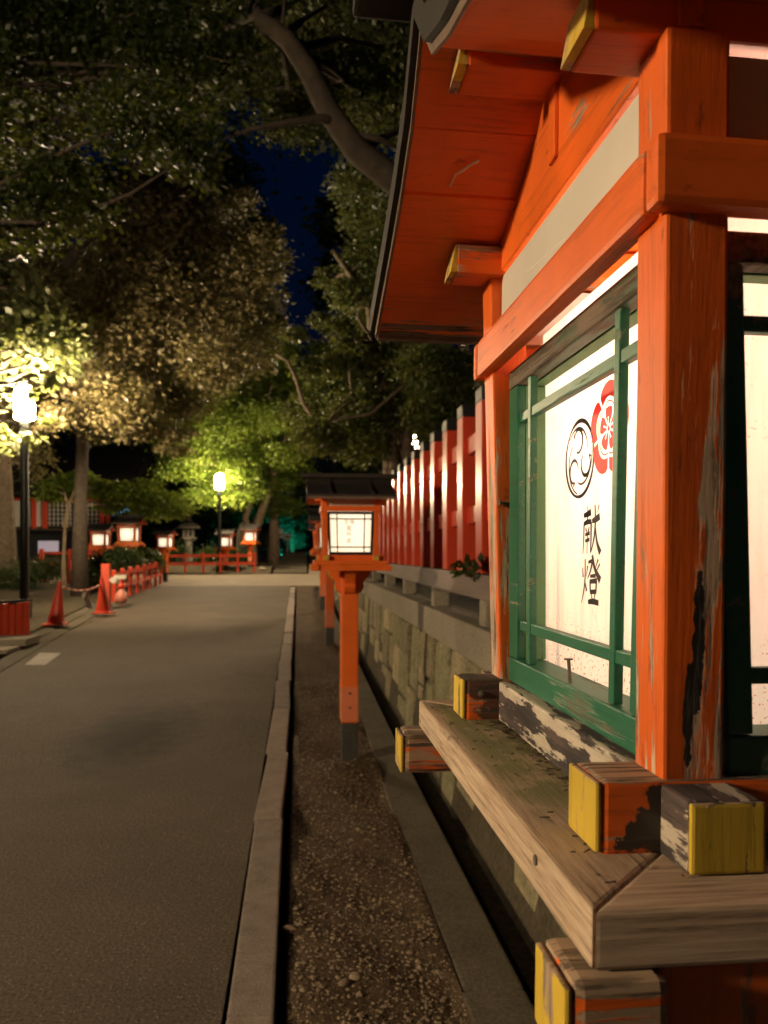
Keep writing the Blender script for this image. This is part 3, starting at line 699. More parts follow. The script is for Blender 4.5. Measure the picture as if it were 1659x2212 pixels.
# three-comma crest drawn in outline
def comma(a0):
    """closed-ish outline strokes of one comma; unit circle"""
    S = []
    hc = (.47*math.cos(a0), .47*math.sin(a0)); hr = .30
    pol = lambda r, a: (r*math.cos(a), r*math.sin(a))
    outer = [pol(.97, a0+R(20)+R(150)*i/10) for i in range(11)]
    head = [(hc[0]+hr*math.cos(a0+R(d)), hc[1]+hr*math.sin(a0+R(d))) for d in range(60, -211, -30)]
    inner = [pol(.60+.30*(i/8)**.8, a0+R(42)+R(120)*i/8) for i in range(9)]
    S.append((outer, [.05+.07*math.sin(math.pi*i/10) for i in range(11)]))
    S.append(([pol(.80, a0+R(18))]+head, [.05]+[.05+.05*math.sin(math.pi*i/9) for i in range(10)]))
    S.append((inner, [.04+.03*math.sin(math.pi*i/8) for i in range(9)]))
    return S
pl = []
for k in range(3):
    for p, w_ in comma(R(100+120*k)): pl += ribbon(p, w_)
flat('comma_crest', pl, M['ink'], .0525, .289, .0395, .0006)
# five-petalled red crest
pl = []; wl = []
for k in range(5):
    a = R(90+72*k)
    pol = lambda r, t: (r*math.cos(a+t), r*math.sin(a+t))
    ts = [R(-33)+R(66)*i/14 for i in range(15)]
    ro = [.84+.18*math.cos(t/R(33)*math.pi/2)**.6 for t in ts]; ri = [.60+.085*math.cos(t/R(33)*math.pi/2) for t in ts]
    for i in range(14): pl.append([pol(ro[i], ts[i]), pol(ri[i], ts[i]), pol(ri[i+1], ts[i+1]), pol(ro[i+1], ts[i+1])])
    r1 = [.53+.075*math.cos(t/R(33)*math.pi/2) for t in ts]
    for i in range(14): pl.append([pol(r1[i], ts[i]), pol(r1[i]-.035, ts[i]), pol(r1[i+1]-.035, ts[i+1]), pol(r1[i+1], ts[i+1])])
    t2 = [R(-31)+R(62)*i/12 for i in range(13)]
    r2 = [.34+.155*abs(math.sin((t/R(31))*math.pi*.5+math.pi*.5))**.5-.05*math.exp(-(t/R(5))**2)+.02*math.cos(t*18) for t in t2]
    for i in range(12): pl.append([pol(r2[i], t2[i]), pol(.10, t2[i]*.7), pol(.10, t2[i+1]*.7), pol(r2[i+1], t2[i+1])])
    wl += ribbon([pol(.07, 0), pol(.22, 0)], [.03, .03]); c_ = pol(.23, 0)
    wl.append([(c_[0]+.03*math.cos(R(45*j)), c_[1]+.03*math.sin(R(45*j))) for j in range(8)])
pl.append([(.06*math.cos(R(36*j)), .06*math.sin(R(36*j))) for j in range(10)])
flat('flower_crest', pl, M['redprint'], -.021, .308, .0435, .0006)
flat('crest_line', wl, M['whiteprint'], -.021, .308, .0435, .0011)
# small things fixed to the near lantern
npart(MB().tube([(-.2130, -.010, .072), (-.2135, -.006, .094)], .0017, 8).tube([(-.2135, -.006, .094), (-.2135, -.0059, .0955)], .0042, 8), 'bolt', M['nail'], bevel=0)
npart(MB().tube([(-.215, .185, .252), (-.229, .1845, .2525)], .0015, 8).tube([(-.229, .1845, .2525), (-.2305, .1845, .2525)], .0036, 8), 'nail', M['nail'], bevel=0)
npart(MB().tube([(-.085, -.215, .252), (-.0850, -.231, .2525)], .0016, 8).tube([(-.085, -.231, .2525), (-.085, -.2325, .2525)], .004, 8), 'nail', M['nail'], bevel=0)
npart(MB().tube([(-.306, .118, .588), (-.303, .103, .5935), (-.296, .097, .596), (-.290, .09, .598), (-.283, .083, .6)], [.0011, .0009, .0016, .0011, .0020], 5), 'cobweb', M['web'], bevel=0)
npart(MB().tube([(-.2495, .02, .462), (-.240, -.06, .463)], .0004, 5), 'cobweb', M['web'], bevel=0)
for (x, y, z) in ((-.271, .20, .031), (-.271, -.2255, .02)): pass
for (x, z) in ((-.245, -.010), (-.245, -.022)):
    npart(MB().tube([(x, -.2975, z), (x, -.2987, z)], .0045, 10), 'nail', M['nail'], bevel=0)
npart(MB().tube([(-.305, -.2, -.012), (-.3062, -.2, -.012)], .0035, 10), 'nail', M['nail'], bevel=0)
npart(MB().lathe([(.004, 0), (.0035, .002), (.001, .003)], 10), 'nail_head', M['nail'], bevel=0)
bpy.data.objects['nail_head'].location = (-.252, .1747, noff[2]+.030); bpy.data.objects['nail_head'].rotation_euler = (R(90), 0, 0)
# dry litter on the shelf
rl = random.Random(4)
mb = MB()
for i in range(170):
    if rl.random() < .7: x, y = rl.uniform(-.246, -.232), rl.uniform(-.17, .16)
    else: x, y = rl.uniform(-.300, -.235), rl.uniform(-.27, .26)
    r = rl.uniform(.0008, .003); a = rl.uniform(0, 6.3)
    mb.tube([(x, y, .0012), (x+r*math.cos(a)*2.5, y+r*math.sin(a)*2.5, .0016)], [.0004, .0007], 4)
o = npart(mb, 'litter', M['barkdark'], bevel=0); o['kind'] = 'stuff'

L2, off2, part2 = lantern((.395, 5.93, 0), 1.545, 'clean orange votive lantern on post with black lattice and column of small characters', s=.9)
def text_mesh(body, size, mat):
    cu = bpy.data.curves.new('t', 'FONT'); cu.body = body; cu.size = size; cu.align_x = 'CENTER'; cu.align_y = 'CENTER'
    ob = bpy.data.objects.new('t', cu); COL.objects.link(ob)
    me = bpy.data.meshes.new_from_object(ob.evaluated_get(bpy.context.evaluated_depsgraph_get()))
    bpy.data.objects.remove(ob); me.materials.clear(); me.materials.append(mat); return me
for (c, x, z, s_) in (('言', -.035, .318, .042), ('株', .014, .318, .042), ('星', -.012, .268, .05), ('吟', -.012, .215, .05), ('会', -.012, .163, .05)):
    o = link('character', text_mesh(c, s_, M['inkgrey']), L2, (x, -.1825, off2[2]+z)); o.rotation_euler = (R(90), 0, 0)
lantern((.50, 12.1, zg(12.1)), 1.50, 'orange votive lantern mostly hidden behind the clean one with black lattice', s=.9)
lantern((.60, 18.4, zg(18.4)), 1.40, 'farthest orange votive lantern in the row along the right kerb', s=.95, rich=False)
# lanterns across the street: position from the post or shelf in the picture, distance from the size of the box
def far_lantern(u, v, y, s, rz, label, up=0):
    p = Q(u, v, y); b = zg(y)+up; lantern((p.x, y, b), p.z-b, label, s=s, rz=rz, rich=False)
far_lantern(217, 1182, 27.2, 1.10, R(-6), 'orange lantern above the hedge beside the sloping red bridge railing', .2)
far_lantern(279, 1174, 26.0, 1.26, R(-6), 'largest glowing orange lantern above the hedge with a dark roof', .15)
far_lantern(357, 1185, 29.6, 1.0, R(-18), 'orange lantern at the street corner where two low red fences meet', .05)
far_lantern(488, 1183, 36.4, 1.15, R(-12), 'orange lantern behind low red fence with leaves hanging before its sheet', .2)
far_lantern(541, 1171, 37.5, 1.15, R(-14), 'orange lantern behind low red fence beside a pale stone slab', .2)

# ================================================================== STREET LAMPS
def street_lamp(x, y, z0, zh, label, group='street lamps'):
    r = thing('street_lamp', (x, y, z0), label, 'street lamp', group); h = zh-z0
    MB().lathe([(.14, -.1), (.14, .35), (.092, .40), (.088, 1.6), (.078, h-.12), (.085, h-.1), (.085, h-.02)], 16).build('pole', M['pole'], r, smooth=False)
    MB().lathe([(.13, h-.018), (.18, h), (.19, h+.03), (.19, h+.52), (.175, h+.60), (.12, h+.66), (.04, h+.69)], 20).build('globe', M['street'], r)
    MB().lathe([(.038, h+.692), (.045, h+.71), (.03, h+.74), (.01, h+.75)], 12).build('finial', M['pole'], r)
    return r
p = Q(53, 905, 16.4); street_lamp(p.x, p.y, zg(16.4), p.z, 'dark street lamp with glowing cylinder half covered by bright leaves')
p = Q(474, 1056, 35.7); street_lamp(p.x, p.y, zg(35.7)+.2, p.z, 'thin dark street lamp glowing among fresh maple leaves behind red fence')
p = Q(893, 982, 27); street_lamp(p.x, p.y, zg(27)-.1, p.z, 'street lamp glowing through leaves beyond the tall red slat fence')
street_lamp(-7.0, -.4, .2, 2.95, 'dark street lamp standing across the street from the weathered lantern')

# ================================================================== LOW RED FENCES, CONES, BARRIER
def low_fence(pts, n, h, label, up=0.0, pr=.05):
    pts = [Vector(p) for p in pts]; a, b = pts[0], pts[-1]
    r = thing('low_fence', a, label, 'fence')
    d = b-a; L = Vector((d.x, d.y, 0)).length; t = Vector((d.x, d.y, 0)).normalized(); nrm = Vector((-t.y, t.x, 0))
    me = MB().box(-pr, pr, -pr, pr, -.1, h).mesh('post', M['red_far'], .006)
    for i in range(n):
        o = link('post', me, r, d*(i/(n-1))); o.rotation_euler = (0, 0, math.atan2(d.y, d.x))
    for z0 in (.30*h, .74*h):
        for i in range(n-1):
            p0, p1 = d*(i/(n-1))+t*pr, d*((i+1)/(n-1))-t*pr
            q = [p0-nrm*.025, p1-nrm*.025, p1+nrm*.025, p0+nrm*.025]
            MB().hexa([tuple(x+Vector((0, 0, z0))) for x in q]+[tuple(x+Vector((0, 0, z0+.12*h+.02))) for x in q]).build('rail', M['red_far'], r)
    return r
low_fence([G(246, 1294, .08), G(347, 1257, .08)], 8, .76, 'low red post and rail fence running along the left kerb')
low_fence([G(362, 1233, .2), G(550, 1231, .2)], 6, .80, 'low red post and rail fence across the far side of the crossing')
def cone(u, v, h, label, lean=(0, 0)):
    p = G(u, v, .06); r = thing('traffic_cone', p, label, 'traffic cone', 'traffic cones')
    MB().box(-.2, .2, -.2, .2, 0, .03).build('base', M['cone'], r, bevel=.008)
    mb = MB(); n = 20; prof_ = [(.165, .03), (.15, .06), (.035, h-.03), (.028, h)]
    mb.lathe(prof_, n)
    o = mb.build('body', M['cone'], r)
    for vv in o.data.vertices: vv.co.x += lean[0]*vv.co.z; vv.co.y += lean[1]*vv.co.z
    return r, p
c1, p1 = cone(120, 1350, .82, 'red traffic cone standing near the red plank barrier', (.10, 0))
c2, p2 = cone(224, 1325, .78, 'red traffic cone standing against the thick red end post', (-.05, 0))
a = p1+Vector((.085, 0, .72)); b = p2+Vector((-.05, 0, .62))
bar_ = thing('barrier_rope', a, 'red and white barrier rope strung between the two traffic cones', 'rope')
for i in range(14):
    t0, t1 = i/14, (i+1)/14
    sag = lambda t: (b-a)*t+Vector((0, 0, -.10*math.sin(math.pi*t)))
    MB().tube([sag(t0), sag(t1)], .018, 8).build('rope_segment', M['cone'] if i % 2 else M['conew'], bar_)
tg = a+(b-a)*.58
tag_ = thing('paper_tag', tg+Vector((0, -.03, -.52)), 'white paper notices hanging from the barrier rope', 'notice')
MB().hexa([(-.02, 0, .42), (.12, 0, .42), (.12, .01, .42), (-.02, .01, .42), (-.05, 0, .30), (.06, 0, .30), (.06, .01, .30), (-.05, .01, .30)]).build('string_loop', M['conew'], tag_)
for k, (x0, z0) in enumerate(((-.03, .2), (.03, .06))):
    MB().hexa([(x0, -.01, z0), (x0+.14, -.01, z0-.02), (x0+.14, 0, z0-.02), (x0, 0, z0), (x0-.03, -.01, z0+.13), (x0+.11, -.01, z0+.11), (x0+.11, 0, z0+.11), (x0-.03, 0, z0+.13)]).build('notice_sheet', M['white'], tag_)
pe = G(223, 1312, .08)
ep = thing('red_bollard', (pe.x-.02, pe.y+.35, pe.z), 'thick red end post with round reflector behind a traffic cone', 'bollard')
MB().box(-.095, .095, -.095, .095, -.1, 1.0).build('post', M['red_far'], ep, bevel=.012)
MB().tube([(.19, -.1, .62), (.19, -.12, .62)], .075, 16).build('reflector', M['conew'], ep)
MB().tube([(.08, -.08, .62), (.19, -.09, .62)], .02, 8).build('reflector_arm', M['red_far'], ep)
pw_ = G(262, 1303, .06)
wt = thing('water_weight', pw_, 'rounded pinkish plastic weight standing before the low red fence', 'weight')
MB().lathe([(.10, 0), (.15, .04), (.16, .16), (.12, .27), (.05, .33), (.045, .36)], 16).build('tank', plain('pink_plastic', (.55, .20, .14), .45, .1), wt, smooth=True)
MB().lathe([(.05, .36), (.085, .39), (.085, .46), (.05, .50)], 14).build('filler_cap', M['cone'], wt, smooth=True)
MB().box(-.16, .12, -.05, .05, .60, .70).build('stripe_arm', M['conew'], wt, bevel=.01)
MB().box(-.02, .02, -.02, .02, .49, .6).build('stem', M['cone'], wt)
# plank barrier on the left
pb0, pb1 = G(-60, 1392, .05), G(63, 1379, .05)
brr = thing('plank_barrier', pb1, 'low barrier of upright dark red planks beside the dark street lamp pole', 'barrier')
d = pb0-pb1
for i in range(8):
    c_ = d*((i+.5)/8.0); w_ = d.length/8*.44; t = d.normalized()
    q = [c_-t*w_+Vector((0, .0, 0)), c_+t*w_, c_+t*w_+Vector((0, .07, 0)), c_-t*w_+Vector((0, .07, 0))]
    MB().hexa([tuple(x+Vector((0, 0, -.1))) for x in q]+[tuple(x+Vector((0, 0, .60-.012*(i % 3)))) for x in q]).build('plank', M['red_far'], brr, bevel=.012)
q = [Vector((0, .075, 0)), d+Vector((0, .075, 0)), d+Vector((0, .16, 0)), Vector((0, .16, 0))]
MB().hexa([tuple(x+Vector((0, 0, .5))) for x in q]+[tuple(x+Vector((0, 0, .64))) for x in q]).build('rail', M['black'], brr)

# ================================================================== HALL, BRIDGE, STONE LANTERN, SIGNS
hb = Q(250, 1142, 44); hl = Q(20, 1142, 44)
zb_ = zg(44)+.3
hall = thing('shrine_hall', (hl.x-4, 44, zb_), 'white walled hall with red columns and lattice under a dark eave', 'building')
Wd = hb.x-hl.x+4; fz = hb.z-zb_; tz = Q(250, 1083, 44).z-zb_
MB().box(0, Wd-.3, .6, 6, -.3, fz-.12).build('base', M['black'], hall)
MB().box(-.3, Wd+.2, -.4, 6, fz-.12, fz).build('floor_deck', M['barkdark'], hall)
pxw = lambda zx: (Q((zx*.2411)/1.085, 1110, 44).x)-(hl.x-4)
cols = [-3.2+4, 1.2]+[pxw(x) for x in (335, 440, 812, 992, 1052)]
for c_ in sorted(cols): MB().box(c_-.11, c_+.11, -.12, .12, fz, tz).build('column', M['red_far'], hall)
for (x0, x1) in ((pxw(135), pxw(318)), (pxw(350), pxw(425)), (0, pxw(120))): MB().box(x0, x1, .0, .08, fz+.1, tz).build('plaster_panel', M['white'], hall)
for (x0, x1) in ((pxw(455), pxw(700)), (pxw(828), pxw(975))):
    lt = MB().box(x0, x1, .03, .09, fz+.1, tz-.05).build('lattice_panel', M['black'], hall)
    k = 0
    x = x0+.15
    while x < x1: MB().box(x-.018, x+.018, .0, .03, fz+.12, tz-.06).build('lattice_bar', M['white'], lt); x += .22
    z = fz+.3
    while z < tz-.1: MB().box(x0, x1, .012, .035, z-.016, z+.016).build('lattice_bar', M['white'], lt); z += .24
MB().box(-.3, Wd+.1, -.1, .1, tz, tz+.2).build('lintel', M['red_far'], hall)
MB().prism([(-1.2, -2.0, tz+.15), (-1.2, -2.0, tz+.35), (-1.2, 3.4, tz+3.2), (-1.2, 8.6, tz+.35), (-1.2, 8.6, tz+.15), (-1.2, 3.4, tz+2.6)], (Wd+2.4, 0, 0)).build('roof', M['roofdark'], hall)
# illuminated blue panel seen under the hall and a cyan lit sign further back
bp = Q(104, 1182, 41)
o = thing('lit_screen', (bp.x, 41, zg(41)+.2), 'pale blue glowing screen standing under the hall floor', 'screen')
MB().box(-.5, .5, 0, .06, bp.z-zg(41)-.55, bp.z-zg(41)+.12).build('panel', glow('blue_screen', (.20, .34, 1.0), .16), o)
for s_ in (-.7, .7): MB().box(s_-.04, s_+.04, .07, .14, -.1, bp.z-zg(41)).build('leg', M['black'], o)
cs = Q(273, 1101, 60)
o = thing('cyan_light_string', (cs.x, 60, zg(60)), 'string of small cyan lights far behind the largest hedge lantern', 'lights')
MB().tube([(0, .1, -.2), (0, .1, cs.z-zg(60))], .05, 8).build('mast', M['pole'], o)
cyan = glow('cyan_lamp', (.05, .45, .8), .9)
for i, (u, v) in enumerate(((254, 1107), (262, 1104), (269, 1101), (273, 1097), (281, 1103), (287, 1104), (245, 1112))):
    p = Q(u, v, 60); MB().lathe([(.03, -.12), (.13, -.05), (.13, .05), (.03, .12)], 10, (p.x-cs.x, 0, p.z-zg(60))).build('bulb', cyan, o, smooth=True)
MB().tube([Q(243, 1112, 60)-Vector((cs.x, 60, zg(60))), Q(273, 1097, 60)-Vector((cs.x, 60, zg(60))), Q(290, 1105, 60)-Vector((cs.x, 60, zg(60)))], .02, 5).build('cable', M['black'], o)
# arched bridge railing among the shrubs
br = thing('bridge_railing', G(150, 1262, .2), 'red sloping bridge railing rising behind the slim maple trunk', 'railing')
bo = Vector(br.location)
A, B = Q(150, 1218, 27), Q(196, 1180, 30)
for i in range(4):
    p = A+(B-A)*(i/3)-bo; MB().box(p.x-.07, p.x+.07, p.y-.07, p.y+.07, p.z-.75, p.z+.12).build('post', M['red_far'], br, bevel=.01)
for dz in (-.02, -.42):
    MB().tube([A-bo+Vector((0, 0, dz)), (A+B)/2-bo+Vector((0, 0, dz+.05)), B-bo+Vector((0, 0, dz))], .06, 8).build('rail', M['red_far'], br)
A2 = Q(90, 1212, 29)
br2 = thing('bridge_railing', (A2.x, 29, zg(29)+.25), 'short red railing across the shaded pond bank below the hall', 'railing')
for i in range(3):
    MB().box(i*1.0-.07, i*1.0+.07, -.07, .07, -.2, 1.0).build('post', M['red_far'], br2, bevel=.01)
for z in (.45, .85): MB().box(-.1, 2.1, -.04, .04, z-.05, z+.05).build('rail', M['red_far'], br2)
# stone lantern
sl = Q(407, 1202, 42); z0 = zg(42)+.3
stl = thing('stone_lantern', (sl.x, 42, z0), 'tall grey stone lantern with broad mushroom cap behind the low fence', 'stone lantern')
hh = Q(407, 1113, 42).z-z0; s_ = hh/2.3
def st(prof_, name, n=6): MB().lathe([(r*s_, z*s_) for r, z in prof_], n).build(name, M['stone'], stl, bevel=.012)
st([(.5, -.15), (.5, .12), (.42, .2)], 'plinth'); st([(.24, .2), (.2, .3), (.2, .95), (.24, 1.0)], 'shaft', 12)
st([(.24, 1.0), (.42, 1.12), (.42, 1.2)], 'platform')
fb = MB()
for k in range(6):
    w_ = R(60*k+30); fb.tube([(.24*s_*math.cos(w_), .24*s_*math.sin(w_), 1.2*s_), (.24*s_*math.cos(w_), .24*s_*math.sin(w_), 1.58*s_)], .075*s_, 6)
fb.lathe([(.2*s_, 1.2*s_), (.2*s_, 1.26*s_)], 6); fb.build('fire_box', M['stone'], stl)
st([(.30, 1.58), (.62, 1.64), (.60, 1.72), (.34, 1.92), (.12, 2.0)], 'cap', 18); st([(.1, 2.0), (.17, 2.08), (.17, 2.18), (.1, 2.26), (.02, 2.33)], 'finial', 12)
# pale stone slab
ms = Q(527, 1150, 40); z0 = zg(40)+.3
mo = thing('stone_monument', (ms.x, 40, z0), 'pale upright stone slab with ragged top beside a lantern', 'monument')
MB().prism([(-.45, 0, -.1), (.42, 0, -.1), (.40, 0, 1.2), (.30, 0, 1.9), (.05, 0, 2.15), (-.22, 0, 2.0), (-.40, 0, 1.4)], (0, .28, 0)).build('slab', M['coping'], mo, bevel=.04)
MB().box(-.65, .6, -.2, .45, -.2, .15).build('plinth', M['stone'], mo, bevel=.03)
# white rocks by the path
for (u, v, y, r, lab) in ((582, 1193, 45, .34, 'pale rock lying beside the upper steps of the path'), (566, 1220, 36.4, .24, 'pale rock at the end of the far low red fence')):
    p = Q(u, v, y); o = thing('rock', (p.x, y, zg(y)+.1), lab, 'rock')
    mb = MB(); pebble(mb, 0, 0, .08, r, rg); mb.build('boulder', M['coping'], o, bevel=r*.2, smooth=True)
# two round/upright signs by the path
for (u, v0, v1, y, wd, lab) in ((603, 1142, 1180, 52, .55, 'white square notice sign on thin pole beside the dark path'), (621, 1152, 1178, 56, .5, 'smaller pale notice sign standing behind the white square one')):
    p = Q(u, v0, y); q = Q(u, (v0+v1)/2+2, y); z0 = zg(y)+.1
    o = thing('notice_sign', (p.x, y, z0), lab, 'sign')
    MB().tube([(0, .03, -.2), (0, .03, p.z-z0)], .04, 8).build('pole', M['conew'], o)
    MB().box(-wd/2, wd/2, -.03, 0, q.z-z0, p.z-z0).build('board', M['white'], o, bevel=.01)
    MB().box(-wd*.3, wd*.3, -.036, -.031, q.z-z0+.2, q.z-z0+.3).build('text_block', M['inkgrey'], o)

# ================================================================== TREES
def leaves(name, clumps, n, size, mat, parent, seed, sub=38, flat_=.5, droop=.25, spread=.30, shell=.5):
    rs = np.random.RandomState(seed)
    c = np.array([[p[0], p[1], p[2]] for p in clumps]); r = np.array([p[3] for p in clumps])
    wgt = r**2; wgt = wgt/wgt.sum()
    m = max(1, n//sub)
    ci = rs.choice(len(c), m, p=wgt)
    d = rs.normal(size=(m, 3)); d /= np.linalg.norm(d, axis=1)[:, None]
    rad = (shell+(1-shell)*rs.rand(m))**.7
    sc = c[ci]+d*(rad*r[ci])[:, None]*np.array([1, 1, .8])
    tone = np.clip(rs.normal(.5, .22, m), 0, 1)
    k = m*sub; si = np.repeat(np.arange(m), sub)
    sg = (spread*r[ci])[si]
    off = rs.normal(size=(k, 3))*sg[:, None]*np.array([1, 1, flat_])
    off[:, 2] -= droop*np.hypot(off[:, 0], off[:, 1])
    P = sc[si]+off
    # leaf frame
    nrm = rs.normal(size=(k, 3))*.75+np.array([0, 0, 1.0]); nrm /= np.linalg.norm(nrm, axis=1)[:, None]
    t = off+rs.normal(size=(k, 3))*sg[:, None]*.6; t -= nrm*(t*nrm).sum(1)[:, None]; t /= (np.linalg.norm(t, axis=1)[:, None]+1e-9)
    b = np.cross(nrm, t)
    L = size*(.6+.8*rs.rand(k))[:, None]; w_ = L*.30
    V = np.stack([P-t*L*.5, P+b*w_-t*L*.05+nrm*L*.06, P+t*L*.5, P-b*w_-t*L*.05+nrm*L*.06], axis=1).reshape(-1, 3)
    me = bpy.data.meshes.new(name); me.vertices.add(4*k); me.vertices.foreach_set('co', V.astype(np.float32).ravel())
    me.loops.add(4*k); me.loops.foreach_set('vertex_index', np.arange(4*k, dtype=np.int32))
    me.polygons.add(k); me.polygons.foreach_set('loop_start', np.arange(0, 4*k, 4, dtype=np.int32))
    try: me.polygons.foreach_set('loop_total', np.full(k, 4, dtype=np.int32))
    except Exception: pass
    me.update(calc_edges=True)
    at = me.attributes.new('tint', 'FLOAT', 'FACE'); at.data.foreach_set('value', np.clip(tone[si]+rs.normal(0, .22, k), 0, 1).astype(np.float32))
    me.materials.append(mat)
    return link(name, me, parent)
def wob(p, q, n, amp, rnd):
    p, q = Vector(p), Vector(q); L = (q-p).length
    o = [p]
    for i in range(1, n):
        o.append(p+(q-p)*(i/n)+Vector((rnd.uniform(-1, 1), rnd.uniform(-1, 1), rnd.uniform(-.6, .8)))*amp*L)
    return o+[q]
def tree(name, base, stems, clumps, n, size, lm, label, seed, bark='bark', r0=.16, group=None, limbs=None, **kw):
    """stems: polylines (world) of trunks; every clump gets a branch from the nearest stem."""
    base = Vector(base); r = thing(name, base, label, 'tree', group); rnd = random.Random(seed)
    mb = MB()
    for st_ in stems:
        pts = [Vector(p)-base for p in st_]; m = len(pts)
        rr = r0 if len(stems) == 1 else r0*rnd.uniform(.6, 1)
        mb.tube(pts, [rr*(1.25 if i == 0 else 1)*(1-.62*i/(m-1)) for i in range(m)], 12)
    lb = mb; allp = [Vector(p)-base for st_ in stems for p in st_[len(st_)//2:]]
    for c in clumps:
        q = Vector(c[:3])-base
        near_ = min(allp, key=lambda a_: (a_-q).length+(2 if a_.z > q.z+.3 else 0))
        lb.tube(wob(near_, q, 5, .07, rnd), [r0*.28*(1-.75*i/5) for i in range(6)], 6)
        for j in range(4):
            e = q+Vector((rnd.uniform(-1, 1), rnd.uniform(-1, 1), rnd.uniform(-.7, .7)))*c[3]
            lb.tube(wob(q, e, 3, .08, rnd), [r0*.09*(1-.7*i/3) for i in range(4)], 5)
    for (pts, ra, rb) in (limbs or []):
        pts = [Vector(p)-base for p in pts]; m = len(pts)
        lb.tube(pts, [ra+(rb-ra)*i/(m-1) for i in range(m)], 12)
    lb.build('trunk', M[bark], r, smooth=True)
    cr = leaves('crown', [(c[0]-base.x, c[1]-base.y, c[2]-base.z, c[3]) for c in clumps], n, size, lm, r, seed, **kw)
    return r
def CL(lst, y, dy=1.0, seed=1):
    rnd = random.Random(seed); o = []
    for (u, v, rp) in lst:
        yy = y+rnd.uniform(-dy, dy); p = Q(u, v, yy); o.append((p.x, p.y, p.z, rp/FPX*yy))
    return o
# leafy branches hanging in at the top left
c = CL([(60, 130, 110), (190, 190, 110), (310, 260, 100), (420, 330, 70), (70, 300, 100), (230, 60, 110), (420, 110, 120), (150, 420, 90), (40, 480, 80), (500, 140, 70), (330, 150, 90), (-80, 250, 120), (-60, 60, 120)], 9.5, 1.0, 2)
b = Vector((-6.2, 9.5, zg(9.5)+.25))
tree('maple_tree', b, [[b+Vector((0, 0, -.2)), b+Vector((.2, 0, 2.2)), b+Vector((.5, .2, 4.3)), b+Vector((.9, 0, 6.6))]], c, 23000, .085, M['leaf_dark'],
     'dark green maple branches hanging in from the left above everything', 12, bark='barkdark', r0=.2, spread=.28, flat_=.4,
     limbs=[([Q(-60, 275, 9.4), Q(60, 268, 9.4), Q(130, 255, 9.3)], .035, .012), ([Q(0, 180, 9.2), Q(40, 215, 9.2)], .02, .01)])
# big olive-brown tree over the left bank
c = CL([(330, 480, 105), (450, 560, 115), (545, 560, 70), (520, 700, 85), (400, 690, 110), (300, 590, 100), (470, 780, 75), (340, 800, 115), (235, 690, 100), (255, 860, 85), (390, 870, 60), (300, 900, 60), (170, 800, 70), (560, 640, 55), (250, 480, 80), (370, 390, 75), (150, 600, 80), (560, 770, 40), (380, 950, 40), (60, 560, 70), (420, 480, 60), (575, 500, 40), (500, 430, 50), (590, 690, 26), (585, 600, 30), (120, 900, 40), (200, 930, 34)], 19.5, 1.5, 3)
b = Q(172, 1270, 22); b.z = zg(22)+.2
tree('broadleaf_tree', b, [[b+Vector((0, 0, -.3)), Q(173, 1100, 22), Q(178, 960, 22), Q(170, 800, 21.5), Q(205, 640, 21), Q(240, 480, 20.5), Q(330, 300, 20)]], c, 85000, .115, M['leaf_brown'],
     'large tree with olive brown leaves in warm light over the left bank', 13, bark='barkdark', r0=.2, spread=.24, flat_=.55, shell=.25,
     limbs=[([Q(140, 575, 18.4), Q(170, 540, 18.4), Q(205, 480, 18.4), Q(240, 415, 18.5)], .16, .10), ([Q(260, 482, 18), Q(320, 480, 18), Q(370, 458, 18), Q(420, 420, 18), Q(455, 360, 18), Q(500, 335, 18)], .075, .03)])
# broad leaves round the left street lamp
c = CL([(35, 610, 55), (80, 660, 60), (30, 700, 60), (110, 735, 60), (55, 760, 45), (150, 735, 36), (140, 790, 26), (15, 560, 45), (190, 690, 24), (20, 955, 30), (-60, 700, 80), (-50, 830, 70)], 17.1, .5, 4)+CL([(66, 850, 15), (80, 938, 20), (112, 905, 18), (100, 820, 18)], 15.9, .2, 44)
b = Vector((-7.3, 15.2, zg(15)+.35))
tree('camphor_tree', b, [[b+Vector((0, 0, -.3)), b+Vector((.2, 0, 2)), b+Vector((.6, .2, 4)), b+Vector((1.2, .2, 6.5))]], c, 4200, .185, M['leaf_lamp'],
     'tree whose pale yellow green leaves shine round the left street lamp', 14, bark='barkdark', r0=.2, sub=14, spread=.34, flat_=.8)
# tall trunk behind it at the picture's left edge
b = Q(8, 1262, 27); b.z = zg(27)+.1
c = CL([(20, 930, 70), (-60, 850, 90), (60, 1000, 45), (-80, 700, 120), (10, 820, 70)], 27.5, 1.5, 5)
tree('cedar_tree', b, [[b+Vector((0, 0, -.4)), Q(10, 1120, 27), Q(6, 1000, 27), Q(-4, 850, 27), Q(-10, 500, 27)]], c, 9000, .16, M['leaf_brown'],
     'thick straight trunk with brown leaves left of the dark lamp pole', 15, r0=.38, spread=.3)
# slim maple on the bank with flat sprays
b = G(137, 1267, .1)
c = CL([(130, 1050, 36), (170, 1040, 34), (215, 1052, 34), (255, 1065, 36), (110, 1062, 24), (300, 1060, 40), (345, 1075, 36), (240, 1085, 26), (380, 1095, 26), (320, 1100, 28)], b.y+.5, .8, 6)
tree('maple_tree', b, [[b+Vector((0, 0, -.2)), Q(138, 1200, b.y), Q(141, 1130, b.y), Q(150, 1085, b.y), Q(162, 1058, b.y)], [Q(141, 1140, b.y), Q(146, 1100, b.y), Q(140, 1065, b.y)]], c, 12000, .13, M['leaf_maple'],
     'slim pale maple trunk spreading flat green sprays before the hall', 16, bark='barkpale', r0=.10, flat_=.18, spread=.36, droop=.35)
